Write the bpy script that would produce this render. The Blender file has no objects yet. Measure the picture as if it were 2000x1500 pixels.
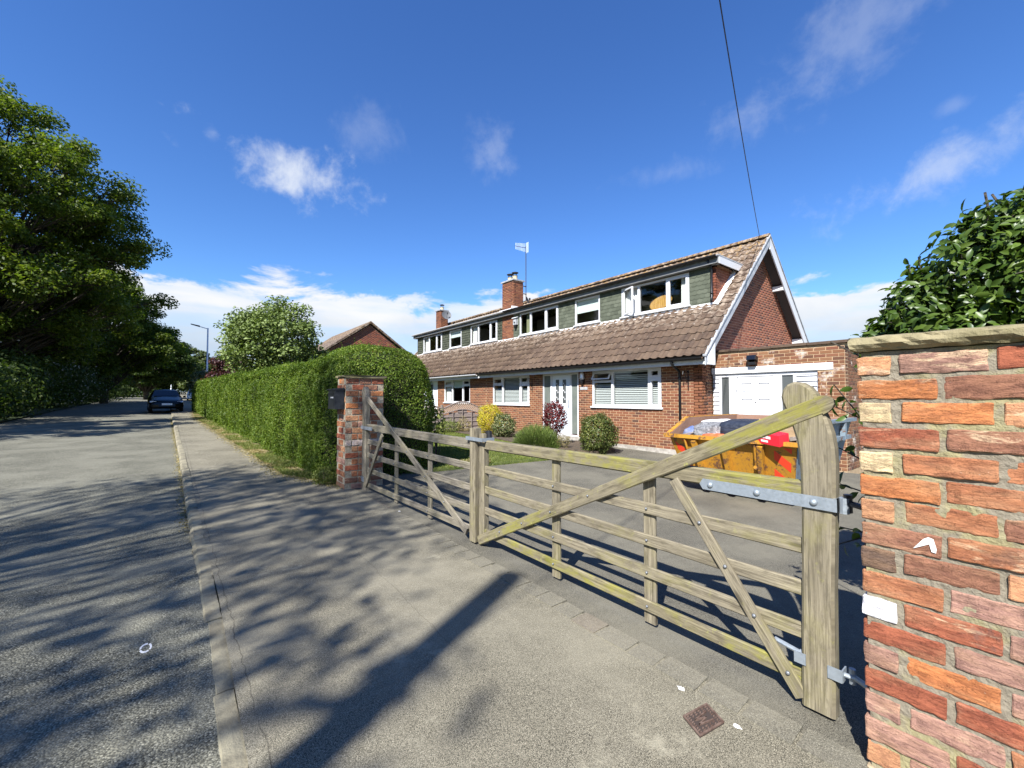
import bpy, math, random
import numpy as np
from mathutils import Matrix, Vector
S = bpy.context.scene
COL = S.collection
rng = np.random.default_rng(7)
random.seed(7)
R = math.radians

# ------------------------------------------------------------------ camera
cd = bpy.data.cameras.new('camera'); cam = bpy.data.objects.new('camera', cd); COL.objects.link(cam)
cd.sensor_width = 36; cd.lens = 820 / 2000 * 36; cd.clip_start = .05; cd.clip_end = 3000
cam.location = (0, 0, 1.55)
cam.rotation_euler = (R(90) + math.atan(25 / 820), 0, -R(38.06))
S.camera = cam
CAM = np.array([0, 0, 1.55])
# ------------------------------------------------------------------ light
SUN_EL, SUN_AZ = 44.0, 243.4          # azimuth the light comes from, clockwise from +Y
sd = bpy.data.lights.new('sun', 'SUN'); sun = bpy.data.objects.new('sun', sd); COL.objects.link(sun)
sd.energy = 4.95; sd.angle = R(.53); sd.color = (1, .98, .955)
sv = Vector((math.sin(R(SUN_AZ)) * math.cos(R(SUN_EL)), math.cos(R(SUN_AZ)) * math.cos(R(SUN_EL)), math.sin(R(SUN_EL))))
sun.rotation_euler = sv.to_track_quat('Z', 'Y').to_euler()
S.view_settings.view_transform = 'Standard'; S.view_settings.look = 'None'
S.view_settings.exposure = 1.18; S.view_settings.gamma = 1; S.view_settings.use_curve_mapping = False
try:
    S.cycles.max_bounces = 6; S.cycles.transparent_max_bounces = 12; S.cycles.use_denoising = True
except Exception: pass

# node helpers
class NT:
    def __init__(s, nt): s.nt = nt; s.N = nt.nodes; s.L = nt.links
    def n(s, t, **kw):
        x = s.N.new(t)
        for k, v in kw.items(): setattr(x, k, v)
        return x
    def put(s, sock, v):
        if isinstance(v, bpy.types.NodeSocket): s.L.new(v, sock)
        elif v is not None: sock.default_value = v
    def math(s, op, a, b=None, c=None, clamp=False):
        x = s.n('ShaderNodeMath', operation=op, use_clamp=clamp); s.put(x.inputs[0], a); s.put(x.inputs[1], b)
        if c is not None: s.put(x.inputs[2], c)
        return x.outputs[0]
    def vm(s, op, a, b=None, out=0):
        x = s.n('ShaderNodeVectorMath', operation=op); s.put(x.inputs[0], a)
        if b is not None: s.put(x.inputs[1], b)
        return x.outputs[out]
    def dot(s, a, b): return s.vm('DOT_PRODUCT', a, b, 'Value')
    def mix(s, f, a, b, blend='MIX'):
        x = s.n('ShaderNodeMix', data_type='RGBA', blend_type=blend); s.put(x.inputs[0], f); s.put(x.inputs[6], a); s.put(x.inputs[7], b)
        return x.outputs[2]
    def sm(s, v, lo, hi, a=0., b=1.):
        x = s.n('ShaderNodeMapRange', interpolation_type='SMOOTHSTEP'); s.put(x.inputs[0], v)
        for i, q in enumerate((lo, hi, a, b)): s.put(x.inputs[i + 1], q)
        return x.outputs[0]
    def noise(s, vec, scale, detail=4, rough=.55, dist=0.):
        x = s.n('ShaderNodeTexNoise'); s.put(x.inputs['Vector'], vec); s.put(x.inputs['Scale'], scale)
        x.inputs['Detail'].default_value = detail; x.inputs['Roughness'].default_value = rough; x.inputs['Distortion'].default_value = dist
        return x.outputs[0]
    def ramp(s, f, stops, interp='LINEAR'):
        x = s.n('ShaderNodeValToRGB'); s.put(x.inputs[0], f); cr = x.color_ramp; cr.interpolation = interp
        while len(cr.elements) < len(stops): cr.elements.new(.5)
        for e, (p, c) in zip(cr.elements, stops): e.position = p; e.color = (*c, 1)
        return x.outputs[0]
def c4(c): return (c[0], c[1], c[2], 1)

# ------------------------------------------------------------------ world: Nishita sky with clouds
W_ = bpy.data.worlds.new('World'); S.world = W_; W_.use_nodes = True
t = NT(W_.node_tree); t.N.clear()
sky = t.n('ShaderNodeTexSky', sky_type='NISHITA', sun_disc=False, sun_elevation=R(SUN_EL), sun_rotation=R(SUN_AZ))
sky.air_density = 1.0; sky.dust_density = 0.; sky.ozone_density = 3.0
hs = t.n('ShaderNodeHueSaturation'); hs.inputs['Saturation'].default_value = 1.17; hs.inputs['Hue'].default_value = .514; hs.inputs['Value'].default_value = 1.16
t.L.new(sky.outputs[0], hs.inputs['Color'])
skyc = t.mix(1., hs.outputs[0], (.62, .84, .94, 1), 'MULTIPLY')
D = t.n('ShaderNodeTexCoord').outputs['Generated']
F_ = cam.rotation_euler.to_matrix()
def pdir(px, py): return (F_ @ Vector(((px - 1000) / 820, (750 - py) / 820, -1))).normalized()
fine = t.noise(D, 9, 8, .62, .3); fine2 = t.noise(D, 26, 6, .6, .2)
sx = t.n('ShaderNodeSeparateXYZ'); t.L.new(D, sx.inputs[0]); zz = sx.outputs[2]
tot = None
# (px, py, half width, half height, angle, strength) of each cloud, seen in the photograph
for px, py, w, h, a, k in ((560, 335, 175, 80, 20, .85), (720, 255, 80, 60, 15, .15), (955, 295, 80, 66, 25, .22), (415, 262, 24, 30, 10, .18),
                           (1630, 90, 330, 135, -40, .21), (1850, 325, 430, 92, -24, .48), (1865, 205, 60, 30, -20, .14), (1320, 335, 130, 32, -8, .13)):
    c = pdir(px, py); u = (pdir(px + 20 * math.cos(R(a)), py + 20 * math.sin(R(a))) - c); u = (u - c * u.dot(c)).normalized(); v = c.cross(u)
    q = (pdir(px + 30, py) - c).length / 30
    dc = t.dot(D, tuple(c)); A = t.math('DIVIDE', t.dot(D, tuple(u)), w * q); B = t.math('DIVIDE', t.dot(D, tuple(v)), h * q)
    r2 = t.math('ADD', t.math('MULTIPLY', A, A), t.math('MULTIPLY', B, B))
    f = t.math('SUBTRACT', 1., t.math('SQRT', r2))
    f = t.math('ADD', f, t.math('MULTIPLY_ADD', fine, 2.6, -1.42)); f = t.math('ADD', f, t.math('MULTIPLY_ADD', fine2, 1.1, -.55))
    f = t.math('MULTIPLY', t.sm(f, 0., 1.15), k); f = t.math('MULTIPLY', f, t.math('GREATER_THAN', dc, 0.))
    tot = f if tot is None else t.math('ADD', tot, f, clamp=True)
bn = t.noise(t.vm('MULTIPLY', D, (1, 1, 2.2)), 5.5, 7, .58, .35)
edge = t.math('MULTIPLY_ADD', bn, .22, .118)
bank = t.sm(t.math('SUBTRACT', edge, zz), -.006, .018)
bcol = t.ramp(t.math('ADD', zz, t.math('MULTIPLY_ADD', bn, .12, -.06)), [(0., (.58, .72, .90)), (.06, (.55, .66, .82)), (.12, (.70, .78, .88)), (.19, (1, 1, 1)), (1, (1, 1, 1))])
CB = t.n('ShaderNodeVectorMath', operation='SCALE'); t.L.new(bcol, CB.inputs[0]); CB.inputs['Scale'].default_value = 5.2
bgap = t.math('MULTIPLY', bank, t.math('MULTIPLY_ADD', t.sm(t.noise(t.vm('MULTIPLY', D, (1, 1, 6)), 4, 5, .5), .35, .6), .3, .66))
m1 = t.mix(bgap, skyc, CB.outputs[0])
m2 = t.mix(tot, m1, (4.4, 4.7, 5.2, 1))
bg = t.n('ShaderNodeBackground'); t.L.new(m2, bg.inputs[0]); bg.inputs[1].default_value = .085
t.L.new(bg.outputs[0], t.n('ShaderNodeOutputWorld').inputs[0])

# ------------------------------------------------------------------ materials
def mat(name, base, rough=.75, bump=None, metallic=0., spec=.4, extra=None, transl=0., coat=0.):
    """base: function(t, P) -> colour socket/tuple; bump: list of (height function, strength, distance)"""
    m = bpy.data.materials.new(name); m.use_nodes = True
    t = NT(m.node_tree); b = t.N['Principled BSDF']; out = t.N['Material Output']
    geo = t.n('ShaderNodeNewGeometry'); P = geo.outputs['Position']
    t.geo = geo
    col = base(t, P) if callable(base) else c4(base)
    t.put(b.inputs['Base Color'], col); b.inputs['Metallic'].default_value = metallic
    t.put(b.inputs['Roughness'], rough(t, P) if callable(rough) else rough)
    b.inputs['Specular IOR Level'].default_value = spec
    if coat: b.inputs['Coat Weight'].default_value = coat
    nrm = None
    for fn, st, dist in bump or ():
        bp = t.n('ShaderNodeBump'); bp.inputs['Strength'].default_value = st; bp.inputs['Distance'].default_value = dist
        t.put(bp.inputs['Height'], fn(t, P))
        if nrm is not None: t.L.new(nrm, bp.inputs['Normal'])
        nrm = bp.outputs[0]
    if nrm is not None: t.L.new(nrm, b.inputs['Normal'])
    if transl:
        tr = t.n('ShaderNodeBsdfTranslucent'); t.put(tr.inputs[0], t.mix(1., col, (1.12, 1.25, .5, 1), 'MULTIPLY'))
        mx = t.n('ShaderNodeMixShader'); mx.inputs[0].default_value = transl
        t.L.new(b.outputs[0], mx.inputs[1]); t.L.new(tr.outputs[0], mx.inputs[2]); t.L.new(mx.outputs[0], out.inputs[0])
    return m
def rnd(t):          # one random number per object and per loose piece of a mesh
    o = t.n('ShaderNodeObjectInfo')
    return t.math('FRACT', t.math('ADD', o.outputs['Random'], t.geo.outputs['Random Per Island']))
def objcol(t): return t.n('ShaderNodeObjectInfo').outputs['Color']
def uvv(t, sc):
    return t.vm('MULTIPLY', t.n('ShaderNodeUVMap').outputs[0], sc)
def speck(scale, detail=3): return lambda t, P: t.noise(P, scale, detail, .6)
def mottle(c1, c2, scale, lo=.35, hi=.65): return lambda t, P: t.mix(t.sm(t.noise(P, scale, 5, .6), lo, hi), c4(c1), c4(c2))

def asphalt(cdark, cmid, clight, cell, patch):
    def f(t, P):
        v = t.n('ShaderNodeTexVoronoi'); t.put(v.inputs['Vector'], t.vm('MULTIPLY', P, (1, 1, .3))); v.inputs['Scale'].default_value = cell
        sep = t.n('ShaderNodeSeparateColor'); t.L.new(v.outputs['Color'], sep.inputs[0])
        c = t.ramp(sep.outputs[0], [(0, cdark), (.35, cmid), (.75, cmid), (.93, clight), (1, clight)])
        c = t.mix(t.sm(v.outputs['Distance'], .35, .8), c, c4([q * .45 for q in cdark]))
        big = t.noise(P, .9, 5, .6); c = t.mix(t.sm(big, .36, .64, 0, .5), c, c4(patch))
        mid = t.noise(P, 7, 5, .65); c = t.mix(t.sm(mid, .42, .7, 0, .22), c, c4([q * .55 for q in cmid]))
        return c
    return f
def cracked(base):
    def f(t, P):
        c = base(t, P); x = t.n('ShaderNodeSeparateXYZ'); t.L.new(P, x.inputs[0])
        wob = t.math('MULTIPLY_ADD', t.noise(P, 3.5, 4, .55), .09, -.045)
        for off, k, wd, st in ((.36, -.018, .0028, .55), (.145, -.012, .006, .5), (1.28, .03, .003, .3)):
            d = t.math('ABSOLUTE', t.math('SUBTRACT', t.math('ADD', x.outputs[0], t.math('ADD', wob if off != .145 else t.math('MULTIPLY', wob, .12), t.math('MULTIPLY', x.outputs[1], -k))), off))
            brk = t.sm(t.noise(P, 1.6, 3, .6), .36, .46)
            c = t.mix(t.math('MULTIPLY', t.math('MULTIPLY', t.sm(d, wd * .5, wd * 1.6, st, 0.), brk), 1.), c, (.03, .026, .02, 1))
        pale = t.math('MULTIPLY', t.sm(t.noise(P, 1.3, 6, .7), .56, .66, 0, .5), t.sm(t.noise(P, 11, 4, .6), .4, .6))
        return t.mix(pale, c, (.34, .31, .225, 1))
    return f
def vor_h(cell):
    def f(t, P):
        v = t.n('ShaderNodeTexVoronoi'); t.put(v.inputs['Vector'], P); v.inputs['Scale'].default_value = cell
        return t.math('SUBTRACT', 1., v.outputs['Distance'])
    return f
M = {}
M['road'] = mat('road asphalt', asphalt((.058, .055, .038), (.175, .168, .125), (.33, .315, .24), 115, (.222, .212, .16)), .85, [(vor_h(95), .9, .005), (speck(20), .25, .01)], spec=.3)
M['path'] = mat('footpath asphalt', cracked(asphalt((.095, .087, .062), (.225, .202, .146), (.35, .317, .232), 250, (.265, .24, .175))), .88, [(vor_h(230), .5, .0025), (speck(9), .3, .012)], spec=.2)
M['drive'] = mat('driveway tarmac', asphalt((.075, .068, .052), (.150, .138, .106), (.21, .194, .15), 230, (.20, .183, .135)), .88, [(vor_h(190), .4, .003), (speck(8), .3, .01)], spec=.25)
M['kerb'] = mat('kerb concrete', mottle((.14, .123, .083), (.26, .232, .155), 5), .9, [(speck(90), .8, .005), (speck(14), .5, .01)])
def dirt(t, P):
    c = t.mix(t.sm(t.noise(P, 6, 6, .65), .4, .6), (.13, .095, .05, 1), (.36, .28, .14, 1))
    return t.mix(t.sm(t.noise(P, 1.7, 5, .6), .45, .6), c, (.085, .10, .03, 1))
M['verge'] = mat('dry verge soil and leaf litter', dirt, .95, [(speck(60), .8, .01)])
M['soil'] = mat('soil', mottle((.05, .038, .026), (.11, .08, .05), 12), .95, [(speck(40), .9, .02)])
M['field'] = mat('rough grass ground', mottle((.035, .055, .012), (.07, .085, .025), 3), .95, [(speck(20), .9, .03)])
M['turf'] = mat('lawn ground', mottle((.075, .11, .022), (.13, .15, .04), 5), .95, [(speck(50), .9, .02)])
def leafmat(name, c1, c2, c3=None, transl=.35, rough=.5, spec=.35):
    def f(t, P):
        r = rnd(t); stops = [(0, c1), (.6, c2), (1, c3 or c2)]
        c = t.ramp(r, stops)
        return t.mix(t.sm(t.noise(P, 1.3, 4), .38, .64, 0, .6), c, c4([q * .6 for q in c1]))
    return mat(name, f, rough, transl=transl, spec=spec)
M['hedge'] = leafmat('hedge leaves', (.062, .115, .012), (.13, .19, .022), (.215, .26, .04), .36, .55, .25)
M['hedgecore'] = mat('dark hedge core', mottle((.012, .014, .006), (.03, .028, .014), 20), .95)
M['grass'] = leafmat('grass blades', (.095, .135, .02), (.165, .205, .035), (.30, .29, .09), .3, .6)
M['drygrass'] = leafmat('dry verge grass', (.16, .14, .045), (.34, .27, .11), (.50, .40, .20), .2, .7)
M['lime'] = leafmat('roadside tree leaves', (.065, .105, .013), (.12, .17, .02), (.22, .25, .035), .48, .5, .3)
M['darkleaf'] = leafmat('dark tree leaves', (.030, .054, .010), (.052, .085, .014), (.09, .12, .022), .4, .55, .25)
M['whitebeam'] = leafmat('pale whitebeam leaves', (.105, .155, .03), (.185, .24, .06), (.27, .33, .12), .2, .6)
M['purple'] = leafmat('purple leaves', (.045, .015, .018), (.085, .028, .03), (.14, .06, .04), .25, .5)
M['redleaf'] = leafmat('red acer leaves', (.09, .009, .012), (.17, .016, .02), (.24, .05, .04), .3, .5)
M['yellow'] = leafmat('yellow broom flowers', (.45, .36, .02), (.65, .52, .03), (.25, .28, .03), .25, .6)
M['lavender'] = leafmat('grey green spikes', (.075, .115, .02), (.125, .175, .035), (.20, .25, .06), .2, .6)
M['shrubleaf'] = leafmat('glossy shrub leaves', (.05, .095, .013), (.085, .145, .019), (.155, .22, .035), .28, .4, .4)
M['shrubolive'] = leafmat('olive evergreen leaves', (.05, .075, .014), (.10, .125, .024), (.22, .22, .06), .25, .5, .35)
M['euonymus'] = leafmat('variegated leaves', (.05, .08, .02), (.12, .15, .05), (.40, .36, .18), .2, .45)
M['blossom'] = leafmat('white blossom', (.4, .38, .33), (.55, .53, .48), (.6, .6, .5), .2, .6)
M['fargreen'] = leafmat('far tree leaves', (.06, .09, .02), (.10, .13, .035), (.15, .17, .05), .3, .6)
M['bark'] = mat('bark', mottle((.035, .028, .02), (.09, .075, .055), 18), .95, [(speck(40), .8, .02)])

BRK = [(0, (.10, .038, .020)), (.12, (.185, .066, .029)), (.3, (.225, .088, .036)), (.45, (.165, .056, .024)), (.62, (.25, .105, .046)), (.78, (.20, .062, .030)), (.9, (.13, .050, .026)), (1, (.075, .036, .024))]
def housebrick(stops, dirtc, dirt_lo):
    def f(t, P):
        c = t.ramp(rnd(t), stops)
        c = t.mix(t.sm(t.noise(P, 1.1, 5, .6), .4, .7, 0, .28), c, t.mix(1., c, (.55, .5, .48, 1), 'MULTIPLY'))
        c = t.mix(t.sm(t.noise(P, 45, 4, .6), .3, .75, 0, .35), c, c4([.10, .05, .035]))
        return t.mix(t.sm(t.noise(P, 2.6, 7, .7), dirt_lo, dirt_lo + .12, 0, .8), c, c4(dirtc))
    return f
M['brick'] = mat('house brick', housebrick(BRK, (.5, .3, .2), .72), .85, [(speck(120), .4, .003)])
M['brickdark'] = mat('gable brick', housebrick([(p, (c[0] * 1.15, c[1] * .95, c[2] * 1.05)) for p, c in BRK], (.4, .25, .18), .78), .85, [(speck(120), .4, .003)])
M['brickgarage'] = mat('garage brick', housebrick([(p, (c[0] * .95, c[1] * 1.1, c[2] * 1.15)) for p, c in BRK], (.56, .50, .42), .535), .88, [(speck(60), .6, .004)])
M['mortar'] = mat('mortar', mottle((.37, .25, .145), (.48, .34, .20), 9), .95, [(speck(150), .5, .003)])
M['mortardark'] = mat('gable mortar', mottle((.30, .17, .11), (.40, .24, .16), 9), .95, [(speck(150), .5, .003)])
M['oldmortar'] = mat('lime mortar', lambda t, P: t.mix(t.sm(t.noise(P, 4, 5, .6), .48, .62, 0, .55), t.mix(t.noise(P, 60, 4), (.13, .112, .082, 1), (.29, .25, .18, 1)), (.30, .265, .105, 1)), .95, [(speck(35, 6), 1., .012), (speck(160, 4), .8, .004)])
def oldbrick(t, P):
    c = objcol(t)
    o = t.n('ShaderNodeObjectInfo'); Q = t.vm('ADD', P, t.vm('MULTIPLY', t.n('ShaderNodeCombineXYZ').outputs[0], (0, 0, 0)))
    k = t.n('ShaderNodeCombineXYZ'); t.put(k.inputs[0], t.math('MULTIPLY', o.outputs['Random'], 37.)); t.put(k.inputs[1], t.math('MULTIPLY', o.outputs['Random'], 91.))
    Q = t.vm('ADD', P, k.outputs[0]); Q2 = t.vm('MULTIPLY', Q, (1, .45, 1.6))
    c = t.mix(t.sm(t.noise(Q2, 20, 8, .74), .38, .64, 0, .8), c, t.mix(1., c, (.50, .46, .52, 1), 'MULTIPLY'))
    c = t.mix(t.sm(t.noise(t.vm('MULTIPLY', Q, (1, .3, 1.3)), 7, 5, .65), .45, .7, 0, .45), c, (.40, .24, .13, 1))
    amt = t.sm(o.outputs['Random'], .35, .9)
    c = t.mix(t.math('MULTIPLY', t.sm(t.noise(Q2, 13, 6, .7, .4), .56, .66, 0, .75), amt), c, (.66, .48, .30, 1))
    c = t.mix(t.math('MULTIPLY', t.sm(t.noise(Q, 9, 5, .65), .53, .64, 0, .6), amt), c, (.16, .09, .07, 1))
    c = t.mix(t.sm(t.noise(Q, 70, 3, .7), .68, .74, 0, .6), c, (.07, .04, .03, 1))
    return t.mix(t.sm(t.noise(Q, 38, 5, .7), .69, .75, 0, .6), c, (.62, .56, .48, 1))
M['oldbrick'] = mat('old handmade brick', oldbrick, .88, [(lambda t, P: t.noise(t.vm('MULTIPLY', P, (1, .5, 1.5)), 34, 8, .72), 1., .012), (lambda t, P: t.sm(t.noise(t.vm('MULTIPLY', P, (1, .35, 1.6)), 24, 6, .7, .5), .50, .56), .8, .004), (speck(190, 4), .8, .003)], spec=.2)
M['piermortar'] = mat('pier mortar', mottle((.27, .22, .15), (.42, .36, .26), 30), .95, [(speck(35, 6), 1., .01)])
M['stone'] = mat('sandstone coping', lambda t, P: t.mix(t.sm(t.noise(P, 5, 6, .65), .35, .65), (.115, .10, .045, 1), (.26, .22, .125, 1)), .95, [(speck(25, 6), 1., .012), (speck(140), .6, .004)])
def tile(t, P):
    c = t.ramp(rnd(t), [(0, (.054, .032, .019)), (.5, (.082, .050, .030)), (1, (.112, .073, .044))])
    c = t.mix(t.sm(t.noise(P, 5, 5, .65), .45, .7, 0, .45), c, (.145, .098, .06, 1))
    c = t.mix(t.sm(t.noise(P, 30, 3, .6), .3, .7, 0, .35), c, (.07, .05, .04, 1))
    z = t.n('ShaderNodeSeparateXYZ'); t.L.new(P, z.inputs[0])
    c = t.mix(t.math('MULTIPLY', t.sm(t.noise(P, 9, 5, .7), .5, .62), t.sm(z.outputs[2], 5.4, 6.3, .0, .75)), c, (.34, .20, .05, 1))
    up = t.sm(z.outputs[2], 3.3, 4.1, 0.05, .6)
    c = t.mix(t.math('MULTIPLY', t.sm(t.noise(P, 7, 4, .7), .45, .62), up), c, (.36, .29, .22, 1))
    return t.mix(t.sm(t.noise(P, 11, 3, .55), .705, .735, 0, .8), c, (.48, .45, .40, 1))
M['tile'] = mat('concrete roof tile', tile, .9, [(speck(80), .6, .005)])
M['shingle'] = mat('green slate hanging', lambda t, P: t.ramp(rnd(t), [(0, (.060, .068, .045)), (.5, (.082, .092, .062)), (1, (.105, .115, .08))]), .8, [(speck(60), .4, .004)])
M['render'] = mat('white lead and mortar flashing', mottle((.42, .40, .38), (.78, .77, .75), 12, .3, .5), .85, [(speck(40), .6, .008)])
M['upvc'] = mat('white upvc', (.60, .60, .605), .35, spec=.5)
M['fascia'] = mat('painted fascia board', mottle((.62, .63, .63), (.74, .75, .75), 6), .55)
M['shadefascia'] = mat('fascia greyed for shade', mottle((.15, .155, .155), (.20, .205, .205), 6), .6)  # grey puts the shade of roof edge and gutter into the colour
M['peel'] = mat('peeling white lintel', lambda t, P: t.mix(t.sm(t.noise(t.vm('MULTIPLY', P, (1, .5, 1.5)), 16, 6, .7), .60, .66), (.78, .77, .74, 1), (.42, .36, .24, 1)), .7, [(speck(40), .6, .006)])
M['black'] = mat('black plastic', (.012, .012, .013), .4)
M['blackmetal'] = mat('black painted metal', mottle((.012, .013, .016), (.03, .032, .036), 9), .35)
M['lead'] = mat('weathered lead', mottle((.22, .23, .24), (.38, .39, .40), 7), .7)
M['clay'] = mat('buff chimney pot', mottle((.50, .42, .26), (.62, .55, .38), 9), .85)
M['cowl'] = mat('dark cowl', (.03, .03, .032), .6)
M['alu'] = mat('aluminium', (.62, .63, .65), .4, metallic=.6)
M['steel'] = mat('galvanised steel', lambda t, P: t.mix(t.noise(P, 22, 5, .6), (.24, .275, .30, 1), (.38, .42, .45, 1)), lambda t, P: t.sm(t.noise(P, 60, 4), .3, .7, .38, .6), [(speck(120), .25, .002)], metallic=.55)
M['interior'] = mat('dim room', (.26, .245, .22), .9)
M['curtain'] = mat('curtain cloth', (.68, .67, .64), .9)
M['curtaindark'] = mat('olive curtain', (.22, .22, .13), .9)
M['blind'] = mat('white blind slat', (.50, .51, .50), .6)
M['rollerblind'] = mat('pale roller blind', (.62, .68, .64), .8)
M['mirrorwood'] = mat('pine board', lambda t, P: t.mix(t.sm(t.noise(t.vm('MULTIPLY', P, (1, 18, 2)), 2, 3), .35, .65), (.38, .19, .04, 1), (.56, .32, .09, 1)), .5)
g = bpy.data.materials.new('window glass'); g.use_nodes = True; t = NT(g.node_tree); t.N.remove(t.N['Principled BSDF'])
tr = t.n('ShaderNodeBsdfTransparent'); tr.inputs[0].default_value = (.86, .89, .87, 1); gl = t.n('ShaderNodeBsdfGlossy'); gl.inputs['Roughness'].default_value = .02
lw = t.n('ShaderNodeLayerWeight'); mx = t.n('ShaderNodeMixShader'); t.L.new(t.math('MULTIPLY_ADD', t.math('POWER', lw.outputs['Facing'], 5.), .9, .075, clamp=True), mx.inputs[0])
t.L.new(tr.outputs[0], mx.inputs[1]); t.L.new(gl.outputs[0], mx.inputs[2]); t.L.new(mx.outputs[0], t.N['Material Output'].inputs[0]); M['glass'] = g
M['frosted'] = mat('obscure glass', lambda t, P: t.mix(t.noise(P, 3, 2), (.09, .11, .10, 1), (.19, .20, .17, 1)), .25, spec=.6)
M['darkglass'] = mat('dark glass', lambda t, P: t.mix(t.noise(t.vm('MULTIPLY', P, (1, 60, 1)), 1, 2), (.055, .06, .06, 1), (.10, .105, .10, 1)), .12, spec=.6)
def wood(algae, tone=1., dark=(.085, .068, .043), light=(.25, .212, .138)):
    dark = [q * tone for q in dark]; light = [q * tone for q in light]
    def f(t, P):
        g1 = t.noise(uvv(t, (1.6, 42, 1)), 1., 6, .6, .6); g2 = t.noise(uvv(t, (5, 150, 1)), 1., 4, .7)
        c = t.ramp(g1, [(.25, dark), (.42, [(.45 * a + .55 * b) for a, b in zip(dark, light)]), (.6, light), (.8, [q * 1.15 for q in light])])
        c = t.mix(t.sm(g2, .42, .62, 0, .5), c, c4([q * .85 for q in dark]))
        c = t.mix(t.sm(t.noise(uvv(t, (2.2, 75, 1)), 1., 3, .5, .8), .60, .66, 0, .6), c, c4([q * .6 for q in dark]))
        c = t.mix(t.sm(t.noise(P, 1.7, 4, .6), .4, .65, 0, .5), c, c4([(.175 * tone), (.152 * tone), (.108 * tone)]))
        c = t.mix(t.sm(t.noise(uvv(t, (7, 26, 1)), 1., 5, .65), .48, .66, 0, .55), c, c4([q * .8 for q in dark]))
        kn = t.n('ShaderNodeTexVoronoi'); t.put(kn.inputs['Vector'], uvv(t, (2.6, 9., 1))); kn.inputs['Scale'].default_value = 1.
        c = t.mix(t.sm(kn.outputs['Distance'], .05, .17, .75, 0.), c, c4([q * .55 for q in dark]))
        al = t.math('MULTIPLY', t.sm(t.noise(P, 2.3, 5, .6), .42, .62), t.sm(t.noise(uvv(t, (6, 20, 1)), 1., 6, .7), .36, .6))
        c = t.mix(t.math('MULTIPLY', al, algae * .75), c, (.215, .20, .035, 1))
        return t.mix(t.math('MULTIPLY', t.sm(t.noise(P, 19, 5, .7), .6, .7), algae * .6), c, (.30, .29, .075, 1))
    return f
wb = [(lambda t, P: t.noise(uvv(t, (2.5, 90, 1)), 1., 5, .6), .7, .004), (speck(60), .25, .003)]
M['gate'] = mat('weathered gate timber', wood(.34, 1., (.085, .07, .046), (.27, .232, .158)), .85, wb, spec=.25)
M['gatemoss'] = mat('mossy gate timber', wood(1.1, 1., (.085, .07, .044), (.25, .215, .135)), .88, wb, spec=.2)
M['gategrey'] = mat('grey gate timber', wood(.18, 1., (.08, .069, .054), (.25, .22, .17)), .85, wb, spec=.25)
M['fencewood'] = mat('brown fence panel', wood(.05, .95, (.15, .115, .10), (.36, .295, .26)), .9, wb, spec=.2)
def rusty(c1, c2, lo):
    def f(t, P):
        c = t.mix(t.noise(P, 2.5, 4), c4(c1), c4(c2))
        r = t.sm(t.noise(P, 6, 7, .72, .4), lo, lo + .07)
        c = t.mix(r, c, t.mix(t.noise(P, 30, 4), (.07, .03, .015, 1), (.20, .10, .05, 1)))
        return t.mix(t.sm(t.noise(t.vm('MULTIPLY', P, (4, 4, 1)), 9, 5, .7), .52, .66, 0, .6), c, (.20, .10, .035, 1))
    return f
M['skipyellow'] = mat('chipped yellow paint', rusty((.37, .165, .014), (.50, .25, .025), .525), .55, [(speck(30), .5, .006)])
M['skipblue'] = mat('faded blue paint', rusty((.13, .18, .22), (.20, .25, .28), .58), .65, [(speck(30), .5, .006)])
M['skiprust'] = mat('rusted inner steel', rusty((.16, .085, .055), (.24, .14, .095), .66), .85, [(speck(30), .7, .008)])
M['red'] = mat('red chevron', (.72, .055, .02), .45)
M['redbox'] = mat('red card box', (.62, .02, .035), .5)
M['whitecard'] = mat('white print', (.78, .77, .75), .6)
M['plasticbag'] = mat('pale plastic sheet', mottle((.26, .26, .27), (.52, .52, .53), 14), .3, [(lambda t, P: t.noise(P, 16, 7, .75, 1.2), 1., .12)])
M['navy'] = mat('navy fabric', mottle((.012, .017, .03), (.025, .032, .05), 8), .6, [(lambda t, P: t.noise(t.vm('MULTIPLY', P, (1, 1, 4)), 7, 3), .8, .03)])
M['orangecloth'] = mat('orange cloth', mottle((.45, .07, .02), (.55, .16, .06), 9), .8, [(speck(20), .8, .02)])
M['bluecloth'] = mat('blue cloth', mottle((.08, .12, .28), (.2, .22, .3), 15), .8)
M['carpaint'] = mat('black car paint', (.004, .0045, .006), .22, spec=.35)
M['carglass'] = mat('car glass', (.008, .010, .015), .08, spec=.45)
M['rubber'] = mat('rubber', (.012, .012, .012), .85)
M['plate'] = mat('white number plate', (.78, .78, .76), .4)
M['lampglass'] = mat('headlight glass', (.75, .76, .78), .08, spec=.8)
M['iron'] = mat('rusty cast iron', mottle((.10, .06, .045), (.19, .13, .10), 30), .75, [(speck(150), .5, .002)], metallic=.3)
M['setts'] = mat('worn sett stone', lambda t, P: t.mix(t.math('MULTIPLY', t.sm(rnd(t), .90, .93), .22), t.mix(.30, asphalt((.095, .086, .064), (.195, .178, .132), (.32, .295, .22), 230, (.25, .225, .165))(t, P), (.16, .145, .105, 1)), (.22, .13, .09, 1)), .9, [(vor_h(230), .5, .003), (speck(14), .6, .012)])
M['farbrick'] = mat('far brick wall', lambda t, P: t.mix(t.noise(P, 4, 4), (.25, .085, .05, 1), (.34, .13, .08, 1)), .9)
M['chalk'] = mat('white paint mark', (.7, .69, .66), .8)
M['lampgrey'] = mat('lamp column paint', (.80, .81, .80), .55)
M['pot'] = mat('terracotta pot', (.30, .13, .07), .85)
M['pale'] = mat('pale stone', mottle((.26, .235, .20), (.40, .37, .32), 7), .9, [(speck(40), .6, .006)])
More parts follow.
